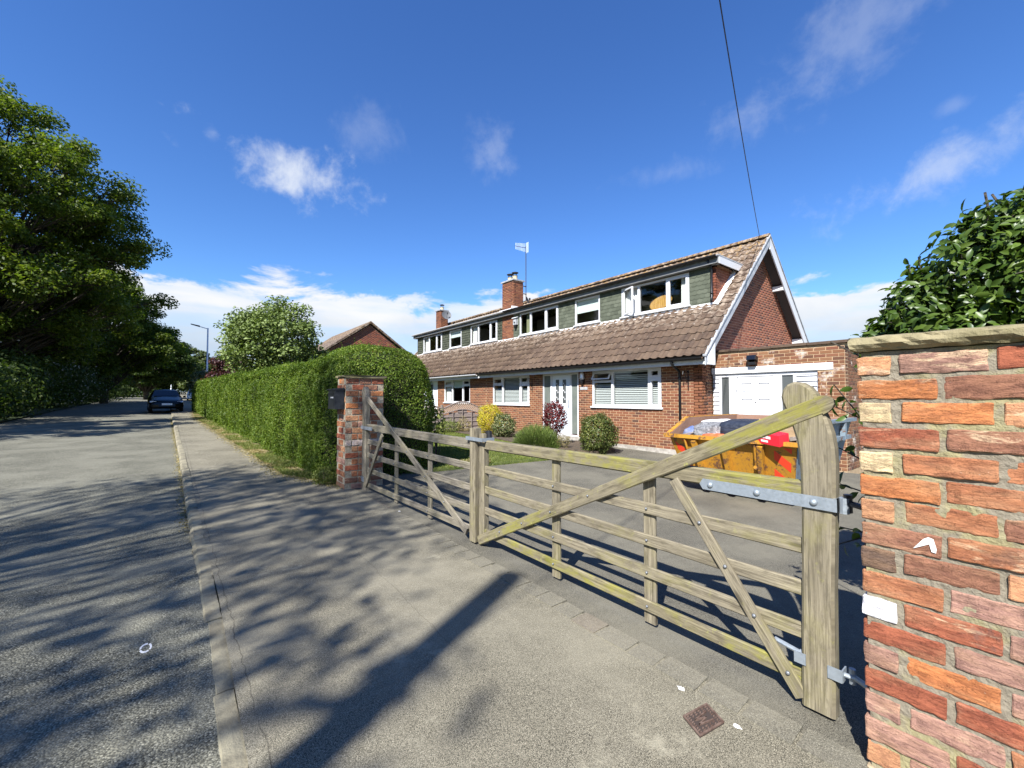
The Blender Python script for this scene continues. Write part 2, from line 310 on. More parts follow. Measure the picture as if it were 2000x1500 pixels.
# ------------------------------------------------------------------ geometry helpers (everything is written in world metres)
WL = {}
def tag(o, label=None, cat=None, group=None, kind=None):
    for k, v in (('label', label), ('category', cat), ('group', group), ('kind', kind)):
        if v: o[k] = v
    return o
def link(o, parent=None, mw=None):
    COL.objects.link(o); mw = mw or Matrix.Identity(4)
    if parent is not None:
        o.parent = parent; o.matrix_basis = Matrix.Translation(-WL[parent.name]) @ mw
    else: o.matrix_basis = mw
    WL[o.name] = mw.to_translation()
    return o
def thing(name, label, cat, loc, group=None):
    o = bpy.data.objects.new(name, None); o.empty_display_size = .2
    link(o, None, Matrix.Translation(loc)); return tag(o, label, cat, group)
def gz(y):
    y = min(y, 170.)
    y = y - 6.
    return 0. if y < -2 else (.0185 * y if y > 2 else .0185 * (y + 2) ** 2 / 8)
class MB:
    def __init__(s): s.v = []; s.f = []; s.mi = []; s.uv = []; s.hasuv = False
    def add(s, vs, fs, mi=0, uvs=None):
        n = len(s.v); s.v += [tuple(p) for p in vs]
        for k, f in enumerate(fs):
            s.f.append(tuple(n + i for i in f)); s.mi.append(mi)
            if uvs is not None: s.uv.append(uvs[k]); s.hasuv = True
            else: s.uv.append([(0, 0)] * len(f))
        return s
    def box(s, x0, x1, y0, y1, z0, z1, mi=0):
        vs = [(x, y, z) for x in (x0, x1) for y in (y0, y1) for z in (z0, z1)]
        return s.add(vs, [(0, 1, 3, 2), (4, 6, 7, 5), (0, 4, 5, 1), (2, 3, 7, 6), (0, 2, 6, 4), (1, 5, 7, 3)], mi)
    def obox(s, c, ax, ay, az, mi=0):
        c, ax, ay, az = (np.array(q, float) for q in (c, ax, ay, az))
        vs = [c + i * ax + j * ay + k * az for i in (-1, 1) for j in (-1, 1) for k in (-1, 1)]
        return s.add(vs, [(0, 1, 3, 2), (4, 6, 7, 5), (0, 4, 5, 1), (2, 3, 7, 6), (0, 2, 6, 4), (1, 5, 7, 3)], mi)
    def prism(s, poly, ext, mi=0, flip=False):
        poly = [np.array(p, float) for p in poly]; e = np.array(ext, float); n = len(poly)
        vs = poly + [p + e for p in poly]
        fs = [tuple(range(n))[::-1], tuple(range(n, 2 * n))] + [(i, (i + 1) % n, n + (i + 1) % n, n + i) for i in range(n)]
        return s.add(vs, fs, mi)
    def tube(s, pts, rad, n=8, mi=0, cap=True):
        pts = [np.array(p, float) for p in pts]
        if np.isscalar(rad): rad = [rad] * len(pts)
        vs = []; fs = []
        prev = None
        for i, p in enumerate(pts):
            d = pts[min(i + 1, len(pts) - 1)] - pts[max(i - 1, 0)]; d /= np.linalg.norm(d) + 1e-9
            a = prev if prev is not None else (np.array([0, 0, 1.]) if abs(d[2]) < .9 else np.array([1., 0, 0]))
            a = a - d * (a @ d); a /= np.linalg.norm(a) + 1e-9; prev = a; b = np.cross(d, a)
            vs += [p + rad[i] * (math.cos(2 * math.pi * k / n) * a + math.sin(2 * math.pi * k / n) * b) for k in range(n)]
        for i in range(len(pts) - 1):
            fs += [(i * n + k, i * n + (k + 1) % n, (i + 1) * n + (k + 1) % n, (i + 1) * n + k) for k in range(n)]
        if cap: fs += [tuple(range(n))[::-1], tuple(range((len(pts) - 1) * n, len(pts) * n))]
        return s.add(vs, fs, mi)
    def lathe(s, prof, c, axis=2, n=16, mi=0):
        vs = []; m = len(prof)
        for r, h in prof:
            for k in range(n):
                a = 2 * math.pi * k / n; p = [r * math.cos(a), r * math.sin(a)]
                p.insert(axis, h); vs.append([c[i] + p[i] for i in range(3)])
        fs = [(i * n + k, i * n + (k + 1) % n, (i + 1) * n + (k + 1) % n, (i + 1) * n + k) for i in range(m - 1) for k in range(n)]
        fs += [tuple(range(n))[::-1], tuple(range((m - 1) * n, m * n))]
        return s.add(vs, fs, mi)
    def plank(s, p0, p1, wdir, w, tdir, th, ch=.006, mi=0, wob=.0):
        """chamfered timber from p0 to p1 with UVs along the grain"""
        p0, p1, wd, td = (np.array(q, float) for q in (p0, p1, wdir, tdir)); L = np.linalg.norm(p1 - p0)
        a, b = w / 2, th / 2; u0 = random.uniform(0, 50); v0 = random.uniform(0, 50)
        sec = [(-a + ch, -b), (a - ch, -b), (a, -b + ch), (a, b - ch), (a - ch, b), (-a + ch, b), (-a, b - ch), (-a, -b + ch)]
        ns = max(2, int(L / .35) + 1); vs = []
        for i in range(ns):
            q = p0 + (p1 - p0) * i / (ns - 1)
            if 0 < i < ns - 1 and wob: q = q + wd * random.uniform(-wob, wob) + td * random.uniform(-wob, wob)
            vs += [q + wd * x + td * y for x, y in sec]
        per = [0]
        for i in range(8): per.append(per[-1] + math.dist(sec[i], sec[(i + 1) % 8]))
        fs = []; uv = []
        for i in range(ns - 1):
            ua, ub = u0 + L * i / (ns - 1), u0 + L * (i + 1) / (ns - 1)
            for k in range(8):
                fs.append((i * 8 + k, i * 8 + (k + 1) % 8, (i + 1) * 8 + (k + 1) % 8, (i + 1) * 8 + k))
                uv.append([(ua, v0 + per[k]), (ua, v0 + per[k + 1]), (ub, v0 + per[k + 1]), (ub, v0 + per[k])])
        for base, rev in ((0, True), ((ns - 1) * 8, False)):
            f = tuple(range(base, base + 8)); q = [(u0 + sec[k][1], v0 + sec[k][0]) for k in range(8)]
            fs.append(f[::-1] if rev else f); uv.append(q[::-1] if rev else q)
        return s.add(vs, fs, mi, uv)
    def build(s, name, m, parent=None, smooth=False, kind=None):
        me = bpy.data.meshes.new(name); me.from_pydata(s.v, [], s.f)
        for q in (m if isinstance(m, (list, tuple)) else [m]): me.materials.append(q)
        if any(s.mi): me.polygons.foreach_set('material_index', s.mi)
        if s.hasuv:
            ul = me.uv_layers.new(name='UVMap'); ul.data.foreach_set('uv', [c for f in s.uv for p in f for c in p])
        if smooth: me.polygons.foreach_set('use_smooth', [True] * len(s.f))
        o = bpy.data.objects.new(name, me); link(o, parent)
        if kind: o['kind'] = kind
        return o
def fastmesh(name, V, F, m, parent=None, kind=None, smooth=False):
    """V (n,3); F (k,c) numpy"""
    me = bpy.data.meshes.new(name); n, c = F.shape
    me.vertices.add(len(V)); me.vertices.foreach_set('co', np.asarray(V, np.float32).ravel())
    me.loops.add(n * c); me.loops.foreach_set('vertex_index', F.astype(np.int32).ravel())
    me.polygons.add(n); me.polygons.foreach_set('loop_start', np.arange(0, n * c, c, dtype=np.int32)); me.polygons.foreach_set('loop_total', np.full(n, c, np.int32))
    if smooth: me.polygons.foreach_set('use_smooth', np.ones(n, bool))
    me.update(calc_edges=True); me.materials.append(m)
    o = bpy.data.objects.new(name, me); link(o, parent)
    if kind: o['kind'] = kind
    return o
def unit(a): return a / (np.linalg.norm(a, axis=-1, keepdims=True) + 1e-9)
def leaves(name, P, N, Ln, Wd, m, parent=None, kind=None, jit=.6, droop=.2, big=False, r=None):
    """one folded blade per point: P positions, N rough outward directions"""
    r = r or rng; n = len(P); Ln = np.broadcast_to(Ln, (n,)) * r.uniform(.7, 1.25, n); Wd = np.broadcast_to(Wd, (n,)) * r.uniform(.75, 1.2, n)
    Nn = unit(N + r.normal(0, jit, (n, 3))); T = r.normal(0, 1, (n, 3)); T = unit(T - Nn * (T * Nn).sum(1, keepdims=True)); T[:, 2] -= droop; T = unit(T)
    Sd = unit(np.cross(Nn, T)); Nn = np.cross(T, Sd)
    L = Ln[:, None]; W = Wd[:, None]
    if not big:
        V = np.stack([P - T * L * .5, P - Sd * W * .5 + Nn * W * .18, P + T * L * .5, P + Sd * W * .5 + Nn * W * .18], 1).reshape(-1, 3)
        F = (np.arange(n) * 4)[:, None] + np.array([0, 3, 2, 1])
        return fastmesh(name, V, F, m, parent, kind)
    rows = ((0, .02, 0), (.3, .85, .02), (.62, .95, .0), (.86, .5, -.05), (1, .02, -.14)); V = []
    for u, w, dz in rows:
        c = P + T * L * u + Nn * L * dz
        V += [c - Sd * W * w * .5 + Nn * W * .16 * w, c, c + Sd * W * w * .5 + Nn * W * .16 * w]
    V = np.stack(V, 1).reshape(-1, 3); q = []
    for i in range(4):
        for j in range(2): q.append([i * 3 + j, i * 3 + j + 1, i * 3 + j + 4, i * 3 + j + 3])
    F = ((np.arange(n) * 15)[:, None, None] + np.array(q)[None]).reshape(-1, 4)
    return fastmesh(name, V, F, m, parent, kind, smooth=True)
def strip(name, ys, xl, xr, dz, m, nx=2, kind='structure', parent=None):
    V = []; F = []
    for y in ys:
        for k in range(nx): V.append((xl(y) + (xr(y) - xl(y)) * k / (nx - 1), y, gz(y) + (dz(y) if callable(dz) else dz)))
    for i in range(len(ys) - 1):
        for k in range(nx - 1): F.append((i * nx + k, i * nx + k + 1, (i + 1) * nx + k + 1, (i + 1) * nx + k))
    return fastmesh(name, np.array(V), np.array(F), m, parent, kind, True)
def shared(name, vs, fs, m, smooth=False):
    me = bpy.data.meshes.new(name); me.from_pydata([tuple(v) for v in vs], [], fs)
    for q in (m if isinstance(m, (list, tuple)) else [m]): me.materials.append(q)
    if smooth: me.polygons.foreach_set('use_smooth', [True] * len(fs))
    return me
def inst(name, me, parent, mw, color=None):
    o = bpy.data.objects.new(name, me); link(o, parent, mw)
    if color is not None: o.color = (*color, 1)
    return o
def axes(c, ax, ay, az):
    return Matrix(((ax[0], ay[0], az[0], c[0]), (ax[1], ay[1], az[1], c[1]), (ax[2], ay[2], az[2], c[2]), (0, 0, 0, 1)))
def join_inst(name, me, mats, parent, m, kind='stuff'):
    """many copies of one small mesh as one object"""
    n = len(me.vertices); co = np.empty(n * 3); me.vertices.foreach_get('co', co); co = np.c_[co.reshape(-1, 3), np.ones(n)]
    Ms = np.array([[list(r_) for r_ in q] for q in mats]); V = np.einsum('kij,nj->kni', Ms, co)[..., :3].reshape(-1, 3)
    F = np.array([list(p.vertices) for p in me.polygons]); F = (np.arange(len(mats)) * n)[:, None, None] + F[None]
    return fastmesh(name, V, F.reshape(-1, F.shape[-1]), m, parent, kind)
def seen(c, nrm, area):
    d = np.array(c) - CAM; D = np.linalg.norm(d); return area * max(0., -(d @ np.array(nrm)) / D) / D ** 2
# a shared brick: unit box x (length) y (depth, face at -y) z with a slightly bevelled face
b_, e_ = .5, .02
BV = [(-.5, .5, -.5), (.5, .5, -.5), (.5, .5, .5), (-.5, .5, .5), (-.5, -.3, -.5), (.5, -.3, -.5), (.5, -.3, .5), (-.5, -.3, .5),
      (-.48, -.5, -.44), (.48, -.5, -.44), (.48, -.5, .44), (-.48, -.5, .44)]
BF = [(4, 5, 1, 0), (5, 6, 2, 1), (6, 7, 3, 2), (7, 4, 0, 3), (8, 9, 5, 4), (9, 10, 6, 5), (10, 11, 7, 6), (11, 8, 4, 7), (8, 11, 10, 9)]
def cuts(u0, u1, holes):
    out = [(u0, u1)]
    for a, b in holes:
        nx = []
        for p, q in out:
            if b <= p or a >= q: nx.append((p, q)); continue
            if a > p: nx.append((p, a))
            if b < q: nx.append((b, q))
        out = nx
    return [(p, q) for p, q in out if q - p > .03]
def bricks_of(org, ud, nd, ulo, uhi, z0, z1, holes=(), pitch=.075, bl=.225, joint=.011, proud=.006, depth=.03, phase=0.):
    """list of (matrix, visible size) of the stretcher-bond bricks of one wall face; ulo/uhi may be functions of z"""
    out = []; org, ud, nd = (np.array(q, float) for q in (org, ud, nd)); row = 0; z = z0
    fl = ulo if callable(ulo) else (lambda z: ulo); fh = uhi if callable(uhi) else (lambda z: uhi)
    while z + pitch <= z1 + .02:
        zc = z + pitch / 2; lo, hi = max(fl(z), fl(z + pitch)), min(fh(z), fh(z + pitch)); off = phase + (bl / 2 if row % 2 else 0)
        k = math.floor((lo - off) / bl); u = off + k * bl
        hs = [(a, b) for a, b, c, d in holes if c < zc < d]
        while u < hi:
            for p, q in cuts(max(u, lo) + joint / 2, min(u + bl, hi) - joint / 2, hs):
                L = q - p; c = org + ud * ((p + q) / 2) + nd * (proud - depth / 2) + np.array([0, 0, zc]); h = pitch - joint
                out.append((axes(c, ud * L, -nd * depth, np.array([0, 0, h])), seen(c, nd, L * h)))
            u += bl
        z += pitch; row += 1
    return out
def lay(items, me, parent, name, m, limit=300):
    items = sorted(items, key=lambda q: -q[1])
    for mw, _ in items[:limit]: inst(name, me, parent, mw)
    if items[limit:]: join_inst(name + '_mass' if False else name, me, [q[0] for q in items[limit:]], parent, m)
def slab(mb, org, ud, nd, u0, u1, z0, z1, th, holes=(), mi=0):
    """wall slab with rectangular holes, split on a grid"""
    us = sorted({u0, u1, *[a for h in holes for a in h[:2] if u0 < a < u1]}); zs = sorted({z0, z1, *[a for h in holes for a in h[2:] if z0 < a < z1]})
    org, ud, nd = (np.array(q, float) for q in (org, ud, nd))
    for a, b in zip(us, us[1:]):
        for c, d in zip(zs, zs[1:]):
            um, zm = (a + b) / 2, (c + d) / 2
            if any(h[0] < um < h[1] and h[2] < zm < h[3] for h in holes): continue
            mb.obox(org + ud * um - nd * th / 2 + np.array([0, 0, zm]), ud * (b - a) / 2, nd * th / 2, np.array([0, 0, (d - c) / 2]))

# ------------------------------------------------------------------ setting: ground, road, pavement, drive
def kx(y): return .14 if y < 4 else (.14 - .02 * (y - 4) if y < 12 else -.02 - .0245 * (y - 12))       # kerb line
def kup(y): return 0. if y < 4.6 else min(1., (y - 4.6) / 1.9)
YS = sorted({*np.arange(-14, 12, .5), *np.arange(12, 60, 2.), *np.arange(60, 181, 6.)})
YF = [-900, -300, -100, -50, *np.arange(-20, 200, 10.), 300, 600, 1200]
gfar = strip('ground', YF, lambda y: -900, lambda y: 900, -.16, M['field'], 3)
road = strip('road', YS, lambda y: kx(y) - 6.1, lambda y: kx(y) + .03, lambda y: -.022 - .075 * kup(y), M['road'], 8)
def fr(y): return 2.28 if y < 7.4 else max(2.28 - .42 * (y - 7.4), 1.55) if y < 9.2 else max(.55, 1.55 - .052 * (y - 9.2))
foot = strip('pavement', YS, lambda y: kx(y) + .106, fr, lambda y: -.004, M['path'], 6)
strip('grass_verge', [y for y in YS if y > 7], lambda y: fr(y) - .02, lambda y: 3.4, -.012, M['verge'], 4)
strip('far_verge', YS, lambda y: kx(y) - 12, lambda y: kx(y) - 6.1, -.03, M['field'], 4)
drive = strip('driveway', [y for y in YS if y < 16], lambda y: 2.2, lambda y: 10.8, -.010, M['drive'], 6)
garden = MB()
lp = [(7.9, 7.62), (6.95, 7.55), (5.3, 7.72), (4.5, 7.70), (3.6, 7.85), (3.2, 8.4), (3.2, 15.0), (9.5, 15.0), (9.3, 11), (8.7, 9.0)]
garden.add([(x, y, gz(y) + .03) for x, y in lp] + [(x, y, gz(y) - .1) for x, y in lp], [tuple(range(10))] + [(i, (i + 1) % 10, 10 + (i + 1) % 10, 10 + i) for i in range(10)])
tag(garden.build('lawn', M['turf']), kind='structure')
bed = MB(); bp_ = [(8.55, 7.5), (8.3, 8.6), (8.0, 9.5), (8.3, 11.5), (8.2, 14.96), (10.3, 14.96), (10.3, 11.45), (9.6, 11.3), (9.6, 9.7), (10.25, 9.4), (10.25, 8.4), (9.4, 7.4)]
bed.add([(x, y, gz(y) + .07) for x, y in bp_] + [(x, y, gz(y) - .1) for x, y in bp_], [tuple(range(12))] + [(i, (i + 1) % 12, 12 + (i + 1) % 12, 12 + i) for i in range(12)])
tag(bed.build('flower_bed', M['soil']), kind='structure')
# kerb stones, each one a piece of the kerb
kb = bpy.data.objects.new('kerb', None); link(kb, None, Matrix.Translation((.14, 0, 0))); kb['kind'] = 'structure'
y = -3.6; r_ = random.Random(3)
while y < 46:
    L = .905; y1 = y + L; a, b = kx(y), kx(y1); q = MB()
    def kv(yy, x, off): return (kx(yy) + x, yy, gz(yy) + off)
    dz = r_.uniform(-.006, .006); dx = r_.uniform(-.006, .006); t0, t1 = -.012 + .014 * kup(y), -.012 + .014 * kup(y1)
    vs = []; ns_ = 9 if y < 14 else 3; J = .008 if y < 14 else .003
    for k_ in range(ns_):
        yy = y + .006 + (y1 - y - .012) * k_ / (ns_ - 1); tt = t0 + (t1 - t0) * k_ / (ns_ - 1); e = r_.uniform(-J, J); e2 = r_.uniform(-J, J) * .6; e3 = r_.uniform(-J, J) * .4
        vs += [kv(yy, dx - .005, -.25), kv(yy, dx - .004 + e, tt + dz - .03 + e2), kv(yy, dx + .022 + e2, tt + dz + e3 - .001), kv(yy, dx + .07, tt + dz + .003 + e3), kv(yy, dx + .108 + e2, tt + dz + .002), kv(yy, dx + .112, -.25)]
    q.add(vs, [(0, 1, 2, 3, 4, 5)[::-1], tuple(range(6 * ns_ - 6, 6 * ns_))] + [(b6 * 6 + i, b6 * 6 + (i + 1) % 6, b6 * 6 + 6 + (i + 1) % 6, b6 * 6 + 6 + i) for b6 in range(ns_ - 1) for i in range(6)])
    q.build('kerb_stone', M['kerb'], kb); y = y1
# sett edging across the driveway entrance
se = bpy.data.objects.new('sett_edging', None); link(se, None, Matrix.Translation((2.3, 3, 0))); se['kind'] = 'structure'
y = .3
while y < 7.0:
    L = r_.uniform(.17, .26); cx_ = 2.24 + .012 * math.sin(y * 3); q = MB()
    for x0, x1 in ((cx_ - .085, cx_ + .085),):
        z = .001 + r_.uniform(-.002, .003)
        vs = [(x0 + r_.uniform(0, .012), y + .008, z), (x1 - r_.uniform(0, .012), y + .008 + r_.uniform(0, .01), z), (x1 - r_.uniform(0, .012), y + L - .006, z), (x0 + r_.uniform(0, .01), y + L - .008, z)]
        q.add(vs + [(a, b, c - .05) for a, b, c in vs], [(0, 1, 2, 3), (0, 4, 5, 1), (1, 5, 6, 2), (2, 6, 7, 3), (3, 7, 4, 0)])
    q.build('sett', M['setts'], se); y += L
M['irondark'] = mat('dark iron recess', (.045, .032, .026), .85)  # plate coloured darker than the rim, studs and letter
M['boltsteel'] = mat('dull bolt head', (.20, .21, .22), .5, metallic=.5)
# ------------------------------------------------------------------ old brick gate walls
from mathutils import noise as mn
def rough_brick(L, H, Dp, seed, nx=10, nz=4, amp=1.):
    """one hand-made brick: chipped arrises and an uneven face; x along the face, -y outward"""
    rr = random.Random(seed); o = Vector((rr.uniform(0, 99), rr.uniform(0, 99), rr.uniform(0, 99))); vs = []; fs = []
    tilt = rr.uniform(-.006, .006) * amp
    for j in range(nz + 1):
        for i in range(nx + 1):
            a = -.5 if i == 0 else .5 if i == nx else (-.5 + .005 / L if i == 1 else .5 - .005 / L if i == nx - 1 else (i - 1) / (nx - 2) - .5)
            b = -.5 if j == 0 else .5 if j == nz else (-.5 + .0045 / H if j == 1 else .5 - .0045 / H if j == nz - 1 else (j - 1) / (nz - 2) - .5)
            x, z = a * L, b * H
            edge = max(abs(a) * 2, abs(b) * 2); p = Vector((x, z, 0))
            n1 = mn.noise(p * 22 + o); n2 = mn.noise(p * 60 + o)
            yy = -Dp / 2 + amp * (.0035 * n1 + .002 * n2) + tilt * a
            bx = abs(a) > .5 - 1e-6; bz = abs(b) > .5 - 1e-6
            if bx or bz: yy += .0022 + .0035 * abs(mn.noise(p * 30 + o + Vector((5, 0, 0))))
            ch = mn.noise(Vector((x * 24, z * 10 + (9 if b > 0 else 0), 5)) + o)
            if edge > .8 and ch > .3: yy += .005 * (ch - .3) / .4
            w = .0055 * mn.noise(Vector((x * 26, z * 9, 3)) + o); v = .0045 * mn.noise(Vector((x * 18, 7, z * 20)) + o)
            if bz: z += w * amp
            if bx: x += v * amp
            if bx and bz: x *= 1 - .02 * rr.random(); z *= 1 - .10 * rr.random()
            vs.append((x, yy, z))
    W1 = nx + 1
    for j in range(nz):
        for i in range(nx): fs.append((j * W1 + i, j * W1 + i + 1, (j + 1) * W1 + i + 1, (j + 1) * W1 + i))
    ring = [i for i in range(nx + 1)] + [j * W1 + nx for j in range(1, nz + 1)] + [nz * W1 + i for i in range(nx - 1, -1, -1)] + [j * W1 for j in range(nz - 1, 0, -1)]
    n0 = len(vs); vs += [(vs[k][0], Dp / 2, vs[k][2]) for k in ring]; m = len(ring)
    fs += [(ring[k], n0 + k, n0 + (k + 1) % m, ring[(k + 1) % m]) for k in range(m)]
    return vs, fs
OR, RD, CR, BR, DK, PK, OB, WH, BF_ = (.44, .165, .060), (.30, .095, .050), (.56, .44, .245), (.265, .125, .075), (.11, .075, .058), (.35, .20, .145), (.36, .145, .068), (.80, .79, .76), (.38, .31, .20)
PO = (.50, .25, .125)
rows = [(PO, PK, RD, BR), (OR, BR, PK, OR), (CR, OR, PO, RD), (RD, BR, RD, OB), (CR, OB, OB, RD), (OR, OB, RD, PK), (PO, OB, BR, OB), (BR, OB, OR, BR), (DK, BR, PO, OR),
        (OB, PK, RD, OB), (WH, RD, PK, BR), (RD, PK, OB, RD), (PK, OR, PK, OR), (RD, RD, BR, RD), (PK, PK, OB, PK), (PK, RD, RD, BR), (PO, PK, RD, OB), (BF_, PK, RD, OR)]
wall = thing('brick_wall', 'old orange and cream brick wall under a rough sandstone coping', 'wall', (2.42, -.7, 0))
XW, YE, ZT = 2.285, .505, 1.735
mb = MB(); mb.box(XW + .02, XW + .215, -2.6, YE - .010, -.2, ZT + .01)
ya_, za_ = np.arange(-2.6, YE - .008, .0135), np.arange(-.2, ZT + .012, .0125); vs = []
for z in za_:
    for y in ya_:
        a = mn.noise(Vector((y * 15, z * 15, 3))) * .0055 + mn.noise(Vector((y * 47, z * 47, 9))) * .0032
        vs.append((max(XW + .0035 + a, XW - .0035), y, z))
ny_ = len(ya_); mb.add(vs, [(i * ny_ + j, (i + 1) * ny_ + j, (i + 1) * ny_ + j + 1, i * ny_ + j + 1) for i in range(len(za_) - 1) for j in range(ny_ - 1)])
mort = mb.build('mortar', M['oldmortar'], wall)
sd_ = 100
for rI in range(18):
    zc = ZT - .0515 - rI * .1005
    col_row = rows[rI]; y = YE; k = 0
    first = .107 if rI % 2 == 0 else .242
    while y > -2.4:
        L = (first if k == 0 else .248 + random.uniform(-.008, .006)) ; jt = .019 + random.uniform(-.005, .007)
        if k == 0 and rI % 2 == 0: jt += .010
        h = .0815 + random.uniform(-.004, .004); far = y < -.75
        vs, fs = rough_brick(L, h, .10, sd_, 5 if far else max(6, int(L / .016)), 4 if far else 6); sd_ += 1
        me = shared('brick', vs, fs, M['oldbrick'], False)
        c = (XW + .045 + random.uniform(-.003, .005), y - L / 2, zc + random.uniform(-.004, .004) + .004 * math.sin(y * 7))
        cc = col_row[k] if k < 4 else random.choice((OB, RD, BR, PK, OR)); s_ = random.uniform(.88, 1.12); cc = [min(.85, q * s_ * 1.14) for q in cc]
        inst('brick', me, wall, axes(c, (0, -1, 0), (1, 0, 0), (0, 0, 1)) @ Matrix.Rotation(random.uniform(-.012, .012), 4, 'Y'), cc)
        y -= L + jt; k += 1
# painted brick mark and back face of the wall
bk = []
for rI in range(18):
    zc = ZT - .0515 - rI * .1005; y = YE - (.02 if rI % 2 else .0)
    if rI % 2 == 0: y += 0
    while y > -2.5:
        L = .243; bk.append((axes((XW + .185, y - L / 2, zc), (0, .24, 0), (-.07, 0, 0), (0, 0, .078)), 0)); y -= .268
ub = shared('brick_back', BV, BF, M['oldbrick'])
ob = join_inst('rear_brickwork', ub, [q[0] for q in bk], wall, M['oldbrick']); ob.color = (.34, .12, .06, 1)
def coping(name, x0, x1, y0, y1, z0, z1, parent, seed, n=40, m_=8):
    o = Vector((seed, 3, 1)); vs = []; F = []
    sec = []
    for k in range(m_): sec.append((k / (m_ - 1), 1))
    secs = [(0, 0), (0, .22), (0, .45), (0, .7), (.0, 1)] + [(k / 5, 1) for k in range(1, 5)] + [(1, 1), (1, .5), (1, 0)]
    for i in range(n + 1):
        yy = y0 + (y1 - y0) * i / n
        for a, b in secs:
            x = x0 + (x1 - x0) * a; z = z0 + (z1 - z0) * b; p = Vector((a * 1.4, yy * 9, b * 2)) + o
            d = mn.noise(p * 1.) * .018 + mn.noise(p * 2.6) * .012 + mn.noise(p * 6) * .004
            if a == 0: x += d + (.022 if b == 0 else .006 if b < .3 else .010 if b == 1 else 0)
            if b == 0: z += .010 * mn.noise(p * 2.0 + Vector((7, 0, 0))) + .004
            if a == 1: x -= d
            if b == 1: z += .005 * mn.noise(p * 2.2) - (.008 if a in (0, 1) else 0)
            if i in (0, n): yy2 = yy + (d if i == 0 else -abs(d))
            else: yy2 = yy
            vs.append((x, yy2, z))
    k = len(secs)
    for i in range(n):
        for j in range(k): F.append((i * k + j, i * k + (j + 1) % k, (i + 1) * k + (j + 1) % k, (i + 1) * k + j))
    F += [tuple(range(k)), tuple(range(n * k, (n + 1) * k))[::-1]]
    return MB().add(vs, F).build(name, M['stone'], parent)
coping('coping_stone', XW - .035, XW + .27, -.62, YE + .025, ZT + .004, ZT + .072, wall, 4)
coping('coping_stone', XW - .03, XW + .27, -1.55, -.628, ZT + .004, ZT + .07, wall, 14)
# hinge pins let into the end of this wall
mb = MB(); mb.tube([(2.50, .60, 1.045), (2.42, .495, 1.045)], .014); mb.tube([(2.50, .60, 1.0), (2.50, .60, 1.085)], .018); mb.build('hinge_pin', M['blackmetal'], wall)
mb = MB(); mb.tube([(2.505, .60, .235), (2.44, .49, .235)], .013); mb.tube([(2.505, .60, .20), (2.505, .60, .27)], .014); mb.build('hinge_pin', M['steel'], wall)
# white arrow-like paint mark on one brick
mb = MB()
ym, zm = .303, ZT - .0515 - 7 * .1005
mb.add([(XW - .0105, ym + q[0], zm + q[1]) for q in ((.040, -.026), (.010, .018), (-.004, .028), (-.018, .024), (-.026, -.012), (-.024, -.028), (-.012, -.026), (-.006, .002), (.006, -.008), (.026, -.030))], [tuple(range(8))]); mb.build('paint_mark', M['chalk'], wall)

pier = thing('brick_pier', 'old red brick gate pier with stone cap in front of the hedge', 'pier', (2.44, 7.42, 0))
px0, px1, py0, py1, pz = 2.125, 2.775, 7.205, 7.665, 1.865
MB().box(px0 + .004, px1 - .004, py0 + .004, py1 - .004, -.2, pz).build('mortar', M['piermortar'], pier)
pc = [OB, RD, OR, BR, PO, PK, RD, OB, RD, BR]; nrow = 18; bh = (pz + .0) / nrow
for rI in range(nrow + 1):
    zc = pz - bh * (rI + .5)
    if zc < -.06: break
    odd = rI % 2
    faces = []
    # near and far faces, road face and drive face
    for (o3, ud, nd, Ltot) in (((px0, py0), (1, 0), (0, -1), px1 - px0), ((px1, py1), (-1, 0), (0, 1), px1 - px0), ((px0, py1), (0, -1), (-1, 0), py1 - py0), ((px1, py0), (0, 1), (1, 0), py1 - py0)):
        isx = ud[0] != 0; full = (odd == 0) == isx; lo, hi = (0, Ltot) if full else (.105, Ltot - .105)
        u = lo; first = True; seq = [.225, .213, .22, .2] if full else ([.213, .22, .2] if rI % 4 < 2 else [.11, .215, .12, .2])
        if random.random() < .3: seq = [.11] + seq
        while u < hi - .03:
            L = seq.pop(0) if seq else .2
            L = min(L + random.uniform(-.006, .006), hi - u)
            if hi - (u + L) < .06: L = hi - u
            a = L - .016; c = (o3[0] + ud[0] * (u + L / 2) - nd[0] * .045, o3[1] + ud[1] * (u + L / 2) - nd[1] * .045, zc)
            vs, fs = rough_brick(a, bh - .0195 + random.uniform(-.005, .003), .10, sd_, max(4, int(a / .035)), 4); sd_ += 1
            cc = random.choice(pc); s_ = random.uniform(.85, 1.12)
            if rI in (10,) and nd == (0, -1): cc = (.62, .5, .42)
            if rI in (8,) and random.random() < .6: cc = PO
            inst('brick', shared('brick', vs, fs, M['oldbrick'], False), pier, axes(c, (*ud, 0), (-nd[0], -nd[1], 0), (0, 0, 1)), [min(.8, q * s_ * 1.25) for q in cc])
            u += L
coping('cap_stone', px0 - .03, px1 + .03, py0 - .035, py1 + .035, pz + .002, pz + .052, pier, 31, 14)
mbx = thing('post_box', 'black metal post box with sloping lid fixed to the left brick pier', 'post box', (2.05, 7.4, 1.34))
q = MB(); q.box(1.965, 2.112, 7.235, 7.63, 1.345, 1.665); q.build('body', M['blackmetal'], mbx)
q = MB(); q.prism([(1.945, 7.215, 1.665), (2.118, 7.215, 1.668), (2.118, 7.215, 1.70), (1.945, 7.215, 1.682)], (0, .435, 0)); q.build('lid', M['blackmetal'], mbx)
q = MB(); q.box(1.959, 1.9645, 7.27, 7.60, 1.40, 1.56); q.build('door', M['blackmetal'], mbx)
q = MB(); q.box(1.957, 1.9625, 7.29, 7.58, 1.585, 1.615); q.build('letter_slot', M['black'], mbx)
